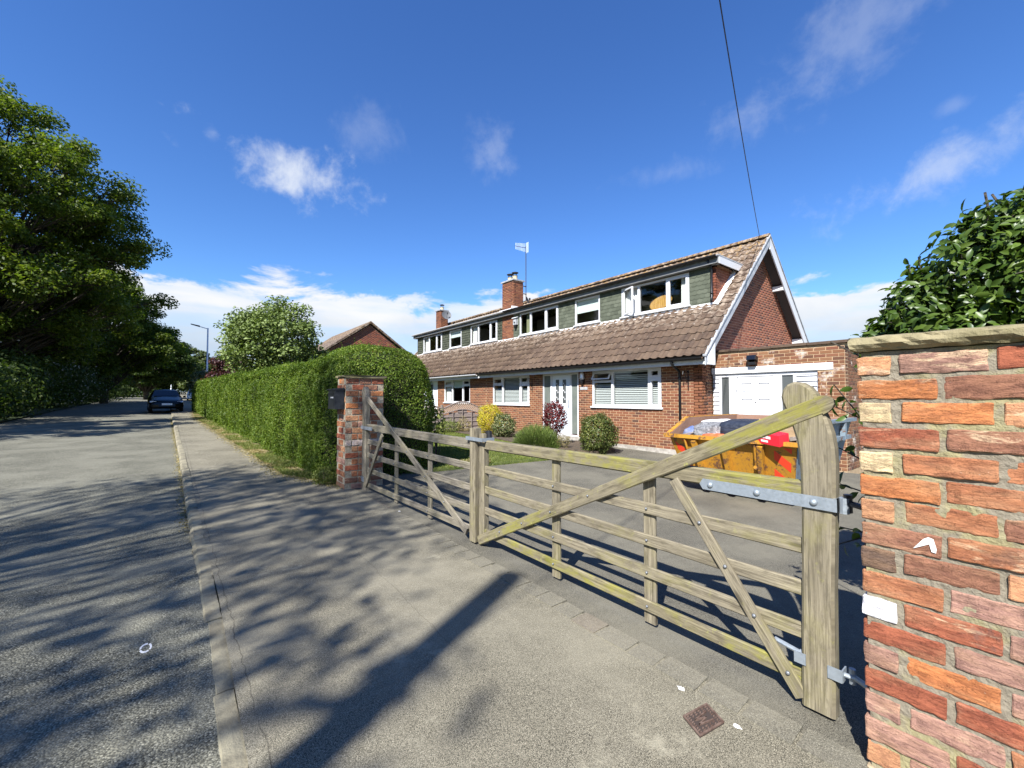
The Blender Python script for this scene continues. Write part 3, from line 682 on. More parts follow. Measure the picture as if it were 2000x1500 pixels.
for yy in (7.33, 7.42): MB().box(1.954, 1.9586, yy - .02, yy + .02, 1.525, 1.55).build('name_label', M['whitecard'], mbx)

# ------------------------------------------------------------------ gates
def bolt(parent, x, y, z, r=.014):
    r *= .85
    MB().lathe([(r, 0), (r * .95, -.006), (r * .55, -.011)], (x, y, z), 0, 10).build('bolt', M['boltsteel'], parent, True)
NX, NY, NZ = (1, 0, 0), (0, 1, 0), (0, 0, 1)
def bar(parent, name, y0, z0, y1, z1, w, x, th, m='gate', ch=.006):
    a, b = np.array((x, y0, z0), float), np.array((x, y1, z1), float); d = (b - a) / np.linalg.norm(b - a); wd = np.cross((1, 0, 0), d)
    return MB().plank(a, b, wd, w, NX, th, ch, wob=.001).build(name, M[m], parent)
def stile_poly(parent, name, poly, x0, x1, m):
    """flat shaped timber with rounded edges: poly in (y, z), front at x0"""
    P = np.array(poly); c = P.mean(0); n = len(P)
    nrm = []
    for i in range(n):
        d = P[(i + 1) % n] - P[i - 1]; d /= np.linalg.norm(d); nrm.append((d[1], -d[0]))
    nrm = np.array(nrm); area = sum(P[i][0] * P[(i + 1) % n][1] - P[(i + 1) % n][0] * P[i][1] for i in range(n))
    if area < 0: nrm = -nrm
    rings = [(x0, .012), (x0 + .012, 0), (x1 - .012, 0), (x1, .012)]; vs = []; uvs = []
    for x, ins in rings: vs += [(x, *(P[i] - nrm[i] * ins)) for i in range(n)]
    fs = []; uv = []
    def U(k, side): v = vs[k]; return (v[2], v[1] + (v[0] if side else 0))
    for r in range(3):
        for i in range(n):
            f = (r * n + i, r * n + (i + 1) % n, (r + 1) * n + (i + 1) % n, (r + 1) * n + i); fs.append(f); uv.append([U(k, 1) for k in f])
    for f in (tuple(range(n)), tuple(range(3 * n, 4 * n))[::-1]): fs.append(f); uv.append([U(k, 0) for k in f])
    return MB().add(vs, fs, 0, uv).build(name, M[m], parent)
# right leaf, hung on the wall
g1 = thing('field_gate', 'mossy timber five-bar gate leaf hung beside the old brick wall, long raking brace', 'gate', (2.5, .73, 0))
stile_poly(g1, 'hanging_stile', [(.80, .012), (.660, .012), (.655, .6), (.640, 1.10), (.638, 1.22), (.641, 1.30), (.650, 1.37), (.668, 1.44), (.693, 1.51), (.712, 1.565), (.738, 1.60), (.770, 1.622), (.805, 1.627), (.838, 1.612), (.859, 1.583), (.866, 1.55), (.860, 1.515), (.842, 1.47), (.818, 1.40), (.800, 1.33), (.790, 1.26), (.785, 1.15), (.783, 1.0)], 2.465, 2.545, 'gate')
bar(g1, 'top_rail', .785, 1.072, 3.66, 1.047, .098, 2.512, .062, 'gatemoss', .01)
for nm, a, b in (('rail', .79, .79), ('rail', .576, .578), ('rail', .360, .363), ('rail', .135, .137)): bar(g1, nm, .79, a, 3.66, b, .078, 2.508, .024, 'gatemoss' if a < .2 else 'gate')
for yy in (2.62, 1.705): bar(g1, 'upright', yy, .015, yy, 1.0, .092, 2.536, .028, 'gate')
bar(g1, 'shutting_stile', 3.69, .02, 3.69, 1.16, .085, 2.515, .075, 'gate', .01)
bb = MB(); p0 = np.array((2.474, 3.72, .045)); p1 = np.array((2.474, .70, 1.505)); d = (p1 - p0) / np.linalg.norm(p1 - p0); wd = np.cross((1, 0, 0), d)
bb.plank(p0, p1, wd, .092, NX, .026, .007, wob=.001)
cp = [p1 + d * .068 * math.cos(a) * 1.0 + wd * .046 * math.sin(a) for a in np.linspace(-math.pi / 2, math.pi / 2, 9)]
cap_uv = [[(float(q @ d), float(q @ wd)) for q in cp]]
n9 = len(cp); vs = [q - np.array((.013, 0, 0)) for q in cp] + [q + np.array((.013, 0, 0)) for q in cp]
fs = [tuple(range(n9)), tuple(range(n9, 2 * n9))[::-1]] + [(i, (i + 1) % n9, n9 + (i + 1) % n9, n9 + i) for i in range(n9)]
bb.add(vs, fs, 0, [[(float(np.array(vs[k]) @ d), float(np.array(vs[k]) @ wd)) for k in f] for f in fs]); bb.build('raking_brace', M['gatemoss'], g1)
bar(g1, 'brace', 1.49, 1.02, .80, .04, .07, 2.482, .026, 'gate')
for yy in (2.62, 1.705):
    for z in (.79, .577, .361, .136): bolt(g1, 2.495, yy, z, .011)
for z in (.79, .577, .361, .136): bolt(g1, 2.468, .80 + (z - .055) * .704, z, .013)
for yy, z in ((3.34, .229), (3.0, .393), (2.62, .577), (2.2, .79)) : bolt(g1, 2.461, yy, z, .011)
q = MB(); q.box(2.452, 2.4585, .648, 1.285, 1.0, 1.062); q.box(2.4585, 2.55, .632, .638, 1.0, 1.062); q.tube([(2.49, .612, .995), (2.49, .612, 1.068)], .022, 10); q.box(2.452, 2.50, .632, .648, 1.0, 1.062); hs_ = q.build('hinge_strap', M['steel'], g1)
q = MB(); q.prism([(2.452, 1.285, 1.0), (2.452, 1.305, 1.03), (2.452, 1.285, 1.062)], (.0065, 0, 0)); q.build('hinge_strap_tip', M['steel'], hs_)
for yy in (1.24, .985, .725): MB().lathe([(.017, 0), (.016, -.006), (.010, -.012), (.002, -.014)], (2.452, yy, 1.031), 0, 12).build('bolt', M['steel'], hs_, True)
q = MB(); q.box(2.457, 2.464, .628, .685, .205, .262); q.box(2.464, 2.52, .626, .632, .205, .262); q.tube([(2.49, .632, .235), (2.495, .575, .235)], .011, 8); q.build('lower_hinge', M['steel'], g1); q = MB(); q.box(2.457, 2.464, .775, .825, .215, .268); q.tube([(2.50, .79, .245), (2.51, .93, .262)], .012, 8); q.tube([(2.50, .795, .245), (2.50, .812, .246)], .020, 6); q.build('hinge_bolt_plate', M['steel'], g1)
# left leaf
g2 = thing('field_gate', 'grey timber five-bar gate leaf hung beside the brick pier, no moss on it', 'gate', (2.42, 7.0, 0))
def XL(y): return 2.485 - (y - 3.8) * .022
stile_poly(g2, 'hanging_stile', [(7.12, .01), (6.955, .01), (6.955, 1.2), (6.95, 1.45), (6.965, 1.56), (6.985, 1.64), (7.01, 1.69), (7.05, 1.715), (7.10, 1.71), (7.135, 1.68), (7.15, 1.63), (7.145, 1.55), (7.125, 1.45), (7.12, 1.3)], 2.375, 2.455, 'gategrey')
def lbar(name, y0, z0, y1, z1, w, dx, th, m='gategrey'):
    a, b = np.array((XL(y0) + dx, y0, z0)), np.array((XL(y1) + dx, y1, z1)); d = (b - a) / np.linalg.norm(b - a); nd = np.array((1, .022, 0)); nd /= np.linalg.norm(nd); wd = np.cross(nd, d)
    return MB().plank(a, b, wd, w, nd, th, .006, wob=.001).build(name, M[m], g2)
lbar('top_rail', 6.96, 1.05, 3.86, 1.035, .105, .012, .062)
for a, b in ((.81, .79), (.59, .56), (.345, .33), (.10, .115)): lbar('rail', 6.96, a, 3.86, b, .08, .01, .024)
for yy in (5.90, 4.88): lbar('upright', yy, .015, yy, .99, .09, .038, .028)
lbar('shutting_stile', 3.81, .015, 3.81, 1.215, .105, .0, .085, 'gate')
lbar('raking_brace', 7.14, 1.635, 3.93, .085, .085, -.026, .026)
lbar('brace', 6.30, .965, 7.02, .03, .07, -.018, .026)
for yy in (5.90, 4.88):
    for z in (.80, .575, .335, .105): bolt(g2, XL(yy) - .004, yy, z, .011)
for yy, z in ((4.4, .318), (4.88, .545), (5.4, .80), (5.95, 1.06)): bolt(g2, XL(yy) - .040, yy, z, .010)
q = MB(); q.box(2.362, 2.368, 6.62, 7.10, 1.01, 1.065); q.tube([(2.40, 7.15, 1.0), (2.40, 7.15, 1.08)], .02, 8); q.box(2.362, 2.41, 7.10, 7.15, 1.015, 1.06); q.build('hinge_strap', M['steel'], g2)
q = MB(); q.box(2.362, 2.369, 6.98, 7.10, .15, .23); q.tube([(2.37, 7.10, .19), (2.40, 7.22, .19)], .012, 8); q.build('lower_hinge', M['steel'], g2)
# throw-over loop holding both leaves
lp_ = thing('gate_loop', 'flat galvanised throw-over loop across the two middle gate posts', 'gate latch', (2.5, 3.75, 1.09))
q = MB(); y0, y1, z0, z1 = 3.60, 3.915, 1.085, 1.122
q.box(2.425, 2.432, y0, y1, z0, z1); q.box(2.575, 2.582, y0, y1, z0, z1); q.box(2.432, 2.575, y0, y0 + .007, z0, z1); q.box(2.432, 2.575, y1 - .007, y1, z0, z1); q.build('loop', M['steel'], lp_)
MB().tube([(2.55, 3.64, 1.08), (2.55, 3.66, 1.19)], .035, 10).build('latch_stop', M['black'], lp_)

# ------------------------------------------------------------------ water stopcock cover with its W
wc = thing('water_cover', 'small rusty iron water cover marked W set in the pavement', 'water cover', (2.0, 1.05, 0))
c0, c1, c2, c3 = (np.array(q) for q in ((1.936, 1.129), (2.11, 1.101), (2.056, .987), (1.915, .985)))
c3 = c0 + c2 - c1
def cv(a, b): p = c0 + (c1 - c0) * a + (c3 - c0) * b; return p
def cquad(mb, pts, z0, z1): mb.prism([(*cv(a, b), z0) for a, b in pts], (0, 0, z1 - z0))
q = MB(); cquad(q, [(0, 0), (1, 0), (1, 1), (0, 1)], -.03, .002); q.build('cover_plate', M['irondark'], wc)
q = MB()
for (a0, b0, a1, b1) in ((0, 0, 1, .07), (0, .93, 1, 1), (0, .07, .05, .93), (.95, .07, 1, .93)): cquad(q, [(a0, b0), (a1, b0), (a1, b1), (a0, b1)], .002, .0075)
q.build('rim', M['iron'], wc)
q = MB()
for i in range(6):
    for j in range(9):
        a, b = .13 + i * .148, .12 + j * .095
        if .22 < a < .78 and .27 < b < .73: continue
        da, db = (.055, .022) if (i + j) % 2 else (.03, .036)
        cquad(q, [(a - da, b - .006), (a + .01, b - db), (a + da, b + .006), (a - .01, b + db)], .002, .0062)
q.build('tread_studs', M['iron'], wc, kind='stuff')
q = MB(); W5 = [(.29, .76), (.385, .24), (.50, .62), (.615, .24), (.71, .76)]
for (b0, a0), (b1, a1) in zip(W5, W5[1:]): cquad(q, [(a0, b0 - .024), (a0, b0 + .024), (a1, b1 + .024), (a1, b1 - .024)], .002, .0085)
q.build('letter', M['iron'], wc)
# bird droppings and a chalk ring on the ground
for nm, lab, cat, x, y, z, r, sd in (('bird_dropping', 'white bird dropping on the pavement between the gate and the water cover', 'dropping', 2.112, 1.24, .001, .014, 1), ('bird_dropping', 'splashed white bird dropping just beyond the water cover', 'dropping', 2.078, .938, .001, .012, 5), ('bird_dropping', 'tiny white dropping on the pavement under the left gate leaf', 'dropping', 2.33, 5.45, .003, .016, 9)):
    rr_ = random.Random(sd); P_ = [(x + r * (.5 + .8 * rr_.random()) * math.cos(a), y + r * 1.5 * (.5 + .8 * rr_.random()) * math.sin(a), z) for a in np.linspace(0, 2 * math.pi, 13)[:-1]]
    o = MB().prism(P_, (0, 0, .0025)).build(nm, M['chalk']); tag(o, lab, cat)
P_ = []; q = MB(); zc = gz(3.5) - .0215
for k in range(20):
    a0, a1 = 2 * math.pi * k / 20, 2 * math.pi * (k + 1) / 20; f = lambda a, s: (-.155 + .030 * s * math.cos(a), 3.52 + .062 * s * math.sin(a), zc)
    if k % 7 != 3: q.prism([f(a0, .70), f(a0, 1), f(a1, 1), f(a1, .70)], (0, 0, .002))
tag(q.build('road_mark', M['chalk']), 'small faded white oval marked on the road beside the kerb', 'road mark')
# ------------------------------------------------------------------ the pair of houses
XF, XDM, XE, ZE, SL, XR_, ZR = 10.37, 11.56, 9.95, 2.55, .975, 13.9, 6.40
NRM = np.array((-SL, 0, 1)) / math.hypot(SL, 1); UPS = np.array((1, 0, SL)) / math.hypot(SL, 1); NRB = np.array((SL, 0, 1)) / math.hypot(SL, 1); UPB = np.array((-1, 0, SL)) / math.hypot(SL, 1)
YM = 15.05
def zr(x): return ZE + SL * (x - XE)
brick_me = shared('brick', BV, BF, M['brick']); brickd_me = shared('brick', BV, BF, M['brickdark']); brickg_me = shared('brick', BV, BF, M['brickgarage'])
# roof tile: one S-shaped roll, x across, y up the slope, z out of the roof
tu = [0, .22, .42, .52, .66, .8, .92, 1.]; tz = [.006, 0, .003, .017, .036, .036, .019, .006]; TW, TL = .238, .40
tv = []
for yy, lift in ((0, .030), (TL, .004)): tv += [((u - .5) * TW, yy, z + lift) for u, z in zip(tu, tz)]
tv += [((u - .5) * TW, .004, z + .030 - .016) for u, z in zip(tu, tz)]
n8 = len(tu); tf = [(i, i + 1, n8 + i + 1, n8 + i) for i in range(n8 - 1)] + [(2 * n8 + i, 2 * n8 + i + 1, i + 1, i) for i in range(n8 - 1)]
tile_me = shared('tile', tv, tf, M['tile'])
# fish-scale slate: x across, z up, face at -y
sp = [(-.5, 1.6), (-.5, .28), (-.36, .08), (-.13, 0), (.13, 0), (.36, .08), (.5, .28), (.5, 1.6)]
sv_ = [(x * .163, -.014 if z < 1 else 0, z * .125) for x, z in sp] + [(x * .163, -.004 if z < 1 else .006, z * .125) for x, z in sp]
shingle_me = shared('shingle', sv_, [(0, 1, 6, 7), (1, 2, 5, 6), (2, 3, 4, 5)] + [(i, 8 + i, 9 + i, i + 1) for i in range(1, 6)], M['shingle'])

def sheet_quad(mb, p0, p1, z0, z1, x, mi=0): mb.box(x - .004, x + .004, p0, p1, z0, z1, mi)
def window(parent, X0, ds, z0, z1, lights, name='window', sill=True):
    """uPVC window facing -X. ds: boundaries along Y from low to high; lights: one spec per light, low Y first"""
    fr = MB(); a, b = ds[0], ds[-1]; fx0, fx1 = X0 + .005, X0 + .07; w = .055
    fr.box(fx0, fx1, a, b, z1 - w, z1); fr.box(fx0, fx1, a, b, z0, z0 + w); fr.box(fx0, fx1, a, a + w, z0 + w, z1 - w); fr.box(fx0, fx1, b - w, b, z0 + w, z1 - w)
    for d in ds[1:-1]: fr.box(fx0, fx1, d - .04, d + .04, z0 + w, z1 - w)
    wd = fr.build(name, M['upvc'], parent)
    for i, sp in enumerate(lights):
        lo = ds[i] + (w if i == 0 else .04); hi = ds[i + 1] - (w if i == len(lights) - 1 else .04); zl, zh = z0 + w, z1 - w
        parts = [(zl, zh, sp.get('k', 'fix'))]
        if 'fan' in sp:
            zt = sp['fan']; q = MB(); q.box(fx0 + .001, fx1 - .001, lo, hi, zt - .035, zt + .035); q.build('transom', M['upvc'], wd)
            parts = [(zl, zt - .035, sp.get('k', 'fix')), (zt + .035, zh, 'open_top' if sp.get('open') else 'fan')]
        for c, d_, k in parts:
            f = .0
            if k in ('case', 'fan', 'open_top', 'open_side'):
                s = MB(); f = .045; o = (-.012, .045)
                if k == 'open_side':                  # ajar casement hinged on its high-Y side
                    an = R(24); hy, hx = hi, fx0
                    def T(y_, x_): r_ = hi - y_; return hx - r_ * math.sin(an) + x_ * math.cos(an), hy - r_ * math.cos(an) - x_ * math.sin(an)
                    ll = hi - lo
                    for (u0, u1, c0, c1) in ((0, ll, c, c + f), (0, ll, d_ - f, d_), (0, f, c + f, d_ - f), (ll - f, ll, c + f, d_ - f)):
                        P = [T(hi - u0, 0), T(hi - u1, 0), T(hi - u1, .05), T(hi - u0, .05)]; s.prism([(p[0], p[1], c0) for p in P], (0, 0, c1 - c0))
                    cs = s.build('casement', M['upvc'], wd); P = [T(hi - f, .025), T(hi - ll + f, .025)]
                    g_ = MB(); g_.add([(P[0][0], P[0][1], c + f), (P[1][0], P[1][1], c + f), (P[1][0], P[1][1], d_ - f), (P[0][0], P[0][1], d_ - f)], [(0, 1, 2, 3)]); g_.build('pane', M['glass'], wd); continue
                if k == 'open_top':
                    an = R(28); hh = d_ - c
                    def T2(v, x_): r_ = d_ - v; return fx0 - r_ * math.sin(an) + x_ * math.cos(an), d_ - r_ * math.cos(an) - x_ * math.sin(an) * 0
                    for (y0_, y1_, v0, v1) in ((lo, hi, c, c + f), (lo, hi, d_ - f, d_), (lo, lo + f, c + f, d_ - f), (hi - f, hi, c + f, d_ - f)):
                        P = [T2(v0, -.02), T2(v0, .025), T2(v1, .025), T2(v1, -.02)]; s.prism([(p[0], y0_, p[1]) for p in P], (0, y1_ - y0_, 0))
                    s.build('casement', M['upvc'], wd); P = [T2(c + f, .0), T2(d_ - f, .0)]
                    MB().add([(P[0][0], lo + f, P[0][1]), (P[0][0], hi - f, P[0][1]), (P[1][0], hi - f, P[1][1]), (P[1][0], lo + f, P[1][1])], [(0, 1, 2, 3)]).build('pane', M['glass'], wd); continue
                s.box(fx0 + o[0], fx0 + o[1], lo, hi, c, c + f); s.box(fx0 + o[0], fx0 + o[1], lo, hi, d_ - f, d_); s.box(fx0 + o[0], fx0 + o[1], lo, lo + f, c + f, d_ - f); s.box(fx0 + o[0], fx0 + o[1], hi - f, hi, c + f, d_ - f); s.build('casement', M['upvc'], wd)
                if k == 'case': q = MB(); q.box(fx0 - .03, fx0 - .012, lo + .008, lo + .028, (c + d_) / 2 - .06, (c + d_) / 2 + .06); q.build('handle', M['upvc'], wd)
            MB().add([(fx0 + .03, lo + f, c + f), (fx0 + .03, hi - f, c + f), (fx0 + .03, hi - f, d_ - f), (fx0 + .03, lo + f, d_ - f)], [(0, 1, 2, 3)]).build('pane', M['glass'], wd)
        bl = sp.get('in')
        if bl == 'blind':
            q = MB(); z = z0 + .06
            top = z1 - .10 if not sp.get('dark') else sp['dark']
            while z < top: q.add([(X0 + .105, lo - .02, z), (X0 + .105, hi + .02, z), (X0 + .128, hi + .02, z + .034), (X0 + .128, lo - .02, z + .034)], [(0, 1, 2, 3)]); z += .054
            q.box(X0 + .10, X0 + .14, lo - .02, hi + .02, z1 - .10, z1 - .05); q.build('blind', M['blind'], wd)
        if bl == 'roller': q = MB(); q.box(X0 + .09, X0 + .095, lo - .02, hi + .02, sp['z'], z1 - .02); q.build('roller_blind', M['rollerblind'], wd)
        if bl in ('curtain', 'curtaindark'):
            c0, c1 = sp['c']; nn = 26; v = []; 
            for j in range(nn + 1):
                y_ = c0 + (c1 - c0) * j / nn; x_ = X0 + .13 + .022 * math.sin(j * 1.6)
                v += [(x_, y_, z0 - .1), (x_ + .012, y_, z1)]
            MB().add(v, [(2 * j, 2 * j + 2, 2 * j + 3, 2 * j + 1) for j in range(nn)]).build('curtain', M[bl], wd, True)
    if sill:
        q = MB(); q.prism([(X0 - .055, a - .05, z0 - .045), (X0 + .0, a - .05, z0 - .045), (X0 + .0, a - .05, z0 + .004), (X0 - .055, a - .05, z0 - .012)], (0, b - a + .10, 0)); q.build('sill', M['upvc'], wd)
    return wd

def house(right):
    if right:
        name, label = 'semi_detached_house', 'right half of the brick semi, white front door, black gutters and tall central chimney'
    else: name, label = 'semi_detached_house', 'left half of the brick semi with white gutters, partly behind the hedge and lattice fence'
    ya, yb = (5.42, YM) if right else (YM + .002, 24.75)
    h = thing(name, label, 'house', (13.9, (ya + yb) / 2, 0), 'the two halves of the brick semi')
    va, vb = (5.08, YM) if right else (YM + .002, 25.1)      # verge line
    if right:
        wins = [('big', [6.57, 6.96, 8.257, 9.05], 1.25, 2.37), ('w2', [12.17, 12.74, 13.88, 14.56], 1.25, 2.37)]; door = (9.645, 11.42, .27, 2.375)
        dws = [('d1', [6.37, 7.074, 8.094, 8.76], 4.22, 5.17), ('d2', [9.70, 10.89], 4.22, 5.17), ('d3', [11.79, 12.53, 13.46, 14.18], 4.22, 5.17)]
    else:
        wins = [('lw', [16.37, 17.02, 18.0, 18.78], 1.28, 2.37)]; door = (19.48, 21.07, .3, 2.375)
        dws = [('d4', [15.86, 16.44, 17.46, 18.17], 4.22, 5.17), ('d5', [19.08, 20.32], 4.22, 5.17), ('d6', [21.2, 21.87, 22.78, 23.53], 4.22, 5.17)]
    holes = [(d[0], d[-1], z0, z1) for _, d, z0, z1 in wins] + [door]
    base = -.3
    wallm = MB()
    slab(wallm, (XF, 0, 0), NY, (-1, 0, 0), ya, yb, base, 2.50, .25, holes)
    if right:
        wallm.prism([(XF, ya, base), (17.43, ya, base), (17.43, ya, 2.45), (13.9, ya, 6.28), (XF, ya, zr(XF) - .10)], (0, .22, 0))
    else: wallm.prism([(XF, yb - .22, base), (17.43, yb - .22, base), (17.43, yb - .22, 2.45), (13.9, yb - .22, 6.28), (XF, yb - .22, zr(XF) - .10)], (0, .22, 0))
    wallm.box(17.2, 17.43, ya + .23, yb - .23, base, 2.45)
    wl = wallm.build('wall', [M['mortar']], h)
    items = bricks_of((XF, 0, 0), NY, (-1, 0, 0), ya - .004, yb, .135, 2.46, holes)
    gab = []
    if right:
        items += bricks_of((0, ya, 0), NX, (0, -1, 0), XF + .0, 10.93, .135, 2.46, phase=.11)
        gab = bricks_of((0, ya, 0), NX, (0, -1, 0), lambda z: max(XF, XE + (z - ZE) / SL + .10), lambda z: min(17.43, 2 * XR_ - XE - (z - ZE) / SL - .10), 2.46, 6.2)
        lay(items, brick_me, wl, 'brick', M['brick'], 300)
        gm = MB(); gm.prism([(XF, ya - .003, 2.46), (17.43, ya - .003, 2.46), (13.9, ya - .003, 6.25), (XF, ya - .003, zr(XF) - .12)], (0, .002, 0)); gm.build('gable_mortar', M['mortardark'], wl)
        lay(gab, brickd_me, wl, 'gable_brick', M['brickdark'], 250)
    else: lay(items, brick_me, wl, 'brick', M['brick'], 0)
    q = MB(); q.box(XF - .012, XF + .1, ya - .01, door[0] - .02, base, .132); q.box(XF - .012, XF + .1, door[1] + .02, yb, base, .132)
    if right: q.box(XF + .1, 10.9, ya - .012, ya + .1, base, .132)
    q.build('plinth', M['pale'], h)
    # rooms behind the glass
    q = MB(); q.box(13.4, 13.5, ya + .3, yb - .1, 0, 2.5); q.box(XF + .26, 13.4, ya + .3, yb - .1, 2.42, 2.5); q.box(XF + .26, 13.4, ya + .3, yb - .1, .0, .25); q.box(XF + .26, 13.4, (ya + yb) / 2 + 1.8, (ya + yb) / 2 + 1.9, .25, 2.42)
    q.box(13.2, 13.3, ya + .3, yb - .1, 3.4, 5.2); q.box(XDM + .1, 13.2, ya + .3, yb - .1, 3.3, 3.4)
    for yy in ((9.2, 11.4) if right else (18.6, 20.8)): q.box(XDM + .1, 13.2, yy, yy + .1, 3.4, 5.2)
    q.build('interior', M['interior'], h)
    # roof: boarding, then tiles course by course
    dy0, dy1 = (5.62, YM) if right else (YM + .002, 24.44)
    zt, xt = 5.42, XE + (5.42 - ZE) / SL
    rf = MB()
    def rslab(x0, x1, y0, y1): rf.prism([(x0, y0, zr(x0)), (x1, y0, zr(x1)), (x1, y0, zr(x1) - .09), (x0, y0, zr(x0) - .09)], (0, y1 - y0, 0))
    rslab(XE + .02, XDM, va + .02, vb); rslab(xt, XR_, va + .02, vb)
    rslab(XDM, xt, va + .02, dy0) if right else rslab(XDM, xt, dy1, vb - .02)
    xb = 2 * XR_ - XE
    rf.prism([(XR_, va + .02, ZR), (xb, va + .02, ZE), (xb, va + .02, ZE - .09), (XR_, va + .02, ZR - .09)], (0, vb - va - .04, 0))
    roof = rf.build('roof', M['tile'], h)
    tl = []; ds = .312; ny = int((vb - va) / TW); tw = (vb - va) / ny
    Lslope = (XR_ - XE) * math.hypot(1, SL)
    for r in range(int(Lslope / ds)):
        s = r * ds; x = XE + s * UPS[0]; z = ZE + s * UPS[2]
        for k in range(ny):
            y = va + (k + .5) * tw; xm = x + .2 * UPS[0]
            if dy0 - .06 < y < dy1 + .06 and XDM - .10 < xm < xt - .12: continue
            jz = random.uniform(-.003, .004)
            c = np.array((x, y, z)) + NRM * (.004 + jz)
            # width runs along -Y so that tile normal points out of the roof
            ax = np.array((0, -1., 0)) * (tw / TW); M4 = axes(c, ax, UPS, NRM) @ Matrix.Rotation(random.uniform(-.012, .012), 4, 'Z')
            tl.append((M4, seen(c, NRM, .07)))
    lay(tl, tile_me, roof, 'tile', M['tile'], 300 if right else 0)
    back = []
    for r in range(int(Lslope / ds)):
        s = r * ds
        for k in range(ny):
            c = np.array((xb, va + (k + .5) * tw, ZE)) + UPB * s; back.append(axes(c, np.array((0, 1., 0)) * (tw / TW), UPB, NRB))
    join_inst('rear_tiles', tile_me, back, roof, M['tile'])
    y = va
    while y < vb - .05:
        L = min(.45, vb - y); q = MB(); n_ = 7; pts = []
        for k in range(n_): a = math.pi * (k / (n_ - 1)); pts.append((XR_ - .125 * math.cos(a), ZR + .0 + .11 * math.sin(a)))
        q.prism([(p[0], y + .006, p[1]) for p in pts] , (0, L - .012, 0)); q.build('ridge_tile', M['tile'], roof); y += L
    # dormer
    dm = MB(); dh = [(d[0], d[-1], z0, z1) for _, d, z0, z1 in dws]
    slab(dm, (XDM + .02, 0, 0), NY, (-1, 0, 0), dy0, dy1, 3.6, 5.25, .10, dh)
    cy = dy0 if right else dy1 - .1
    dm.prism([(XDM + .02, cy, 3.9), (xt, cy, zr(xt) - .2), (xt, cy, 5.25), (XDM + .02, cy, 5.25)], (0, .1, 0))
    dmo = dm.build('dormer', M['mortardark'], h)
    q = MB(); q.box(XDM - .20, xt + .15, dy0 - (.20 if right else 0), dy1 + (0 if right else .20), 5.385, 5.425); q.build('dormer_roof', M['lead'], dmo)
    q = MB(); q.box(XDM - .19, XDM - .165, dy0 - (.18 if right else 0), dy1 + (0 if right else .18), 5.205, 5.384); q.box(XDM - .165, XDM + .02, dy0 - (.16 if right else 0), dy1 + (0 if right else .16), 5.205, 5.22); q.build('dormer_fascia', M['shadefascia'], dmo)
    ey = dy0 - .195 if right else dy1 + .17
    q = MB(); q.prism([(XDM - .163, ey, 5.19), (xt - .18, ey, 5.19), (xt + .0, ey, 5.384), (XDM - .163, ey, 5.384)], (0, .025, 0)); q.build('dormer_end_fascia', M['upvc'], dmo)
    gcol = M['black'] if right else M['upvc']
    def gutter(x, y0, y1, z, r=.07):
        q = MB(); n_ = 7; o = [(x + r * math.cos(math.pi + math.pi * k / (n_ - 1)), z + r * math.sin(math.pi + math.pi * k / (n_ - 1))) for k in range(n_)]
        i_ = [(x + (r - .006) * math.cos(2 * math.pi - math.pi * k / (n_ - 1)), z + (r - .006) * math.sin(2 * math.pi - math.pi * k / (n_ - 1))) for k in range(n_)]
        q.prism([(a, y0, b) for a, b in o + i_], (0, y1 - y0, 0))
        return q.build('gutter', gcol, h)
    def clips(par, x, y0, y1, z):
        y = y0 + .4
        while y < y1:
            q = MB(); q.tube([(x + .056 * math.cos(a), y, z + .056 * math.sin(a)) for a in np.linspace(math.pi, 2 * math.pi, 6)], .012, 5); q.build('gutter_clip', gcol, par); y += 1.35
    g_ = gutter(XDM - .262, dy0 - (.18 if right else 0), dy1 + (0 if right else .18), 5.405); clips(g_, XDM - .262, dy0, dy1, 5.405)
    g_ = gutter(XE - .03, va + .08, vb - (0 if right else .08), 2.525); clips(g_, XE - .03, va, vb, 2.525)
    # shingle hanging between the windows
    cl = MB(); sh = []
    spans = []; solid = [(d[0] - .0, d[-1] + .0) for _, d, _, _ in dws] + [(14.63, 15.47)]
    lo_, hi_ = (dy0 + .13, dy1) if right else (dy0, dy1 - .13)
    for p, q_ in cuts(lo_, hi_, [s_ for s_ in solid]):
        cl.box(XDM - .002, XDM + .018, p, q_, 4.0, 5.2)
        w = .165; nw = max(1, round((q_ - p) / w)); w = (q_ - p) / nw
        for r in range(10):
            z = 4.09 + r * .125
            for k in range(nw + (r % 2)):
                u = p + (k + (.5 if r % 2 == 0 else 0)) * w; a, b = max(u - w / 2, p), min(u + w / 2, q_)
                if b - a < .03: continue
                hz = min(1., (5.2 - z) / .2)
                sh.append((axes((XDM - .010 - .002 * (k % 2), (a + b) / 2, z), (0, -(b - a) / .163, 0), (1, 0, 0), (0, 0, hz)), seen((XDM, u, z), (-1, 0, 0), .02)))
    clo = cl.build('slate_hanging', M['shingle'], dmo)
    sh = sorted(sh, key=lambda q: -q[1])
    for mw, _ in sh[:(300 if right else 0)]: inst('shingle', shingle_me, clo, mw)
    rest = sh[(300 if right else 0):]
    if rest:
        V = np.array(sv_); F4 = [(0, 1, 6, 7), (1, 2, 5, 6), (2, 3, 4, 5)] + [(i, 8 + i, 9 + i, i + 1) for i in range(1, 6)]
        join_inst('shingle', shingle_me, [q[0] for q in rest], clo, M['shingle'])
    ck = []
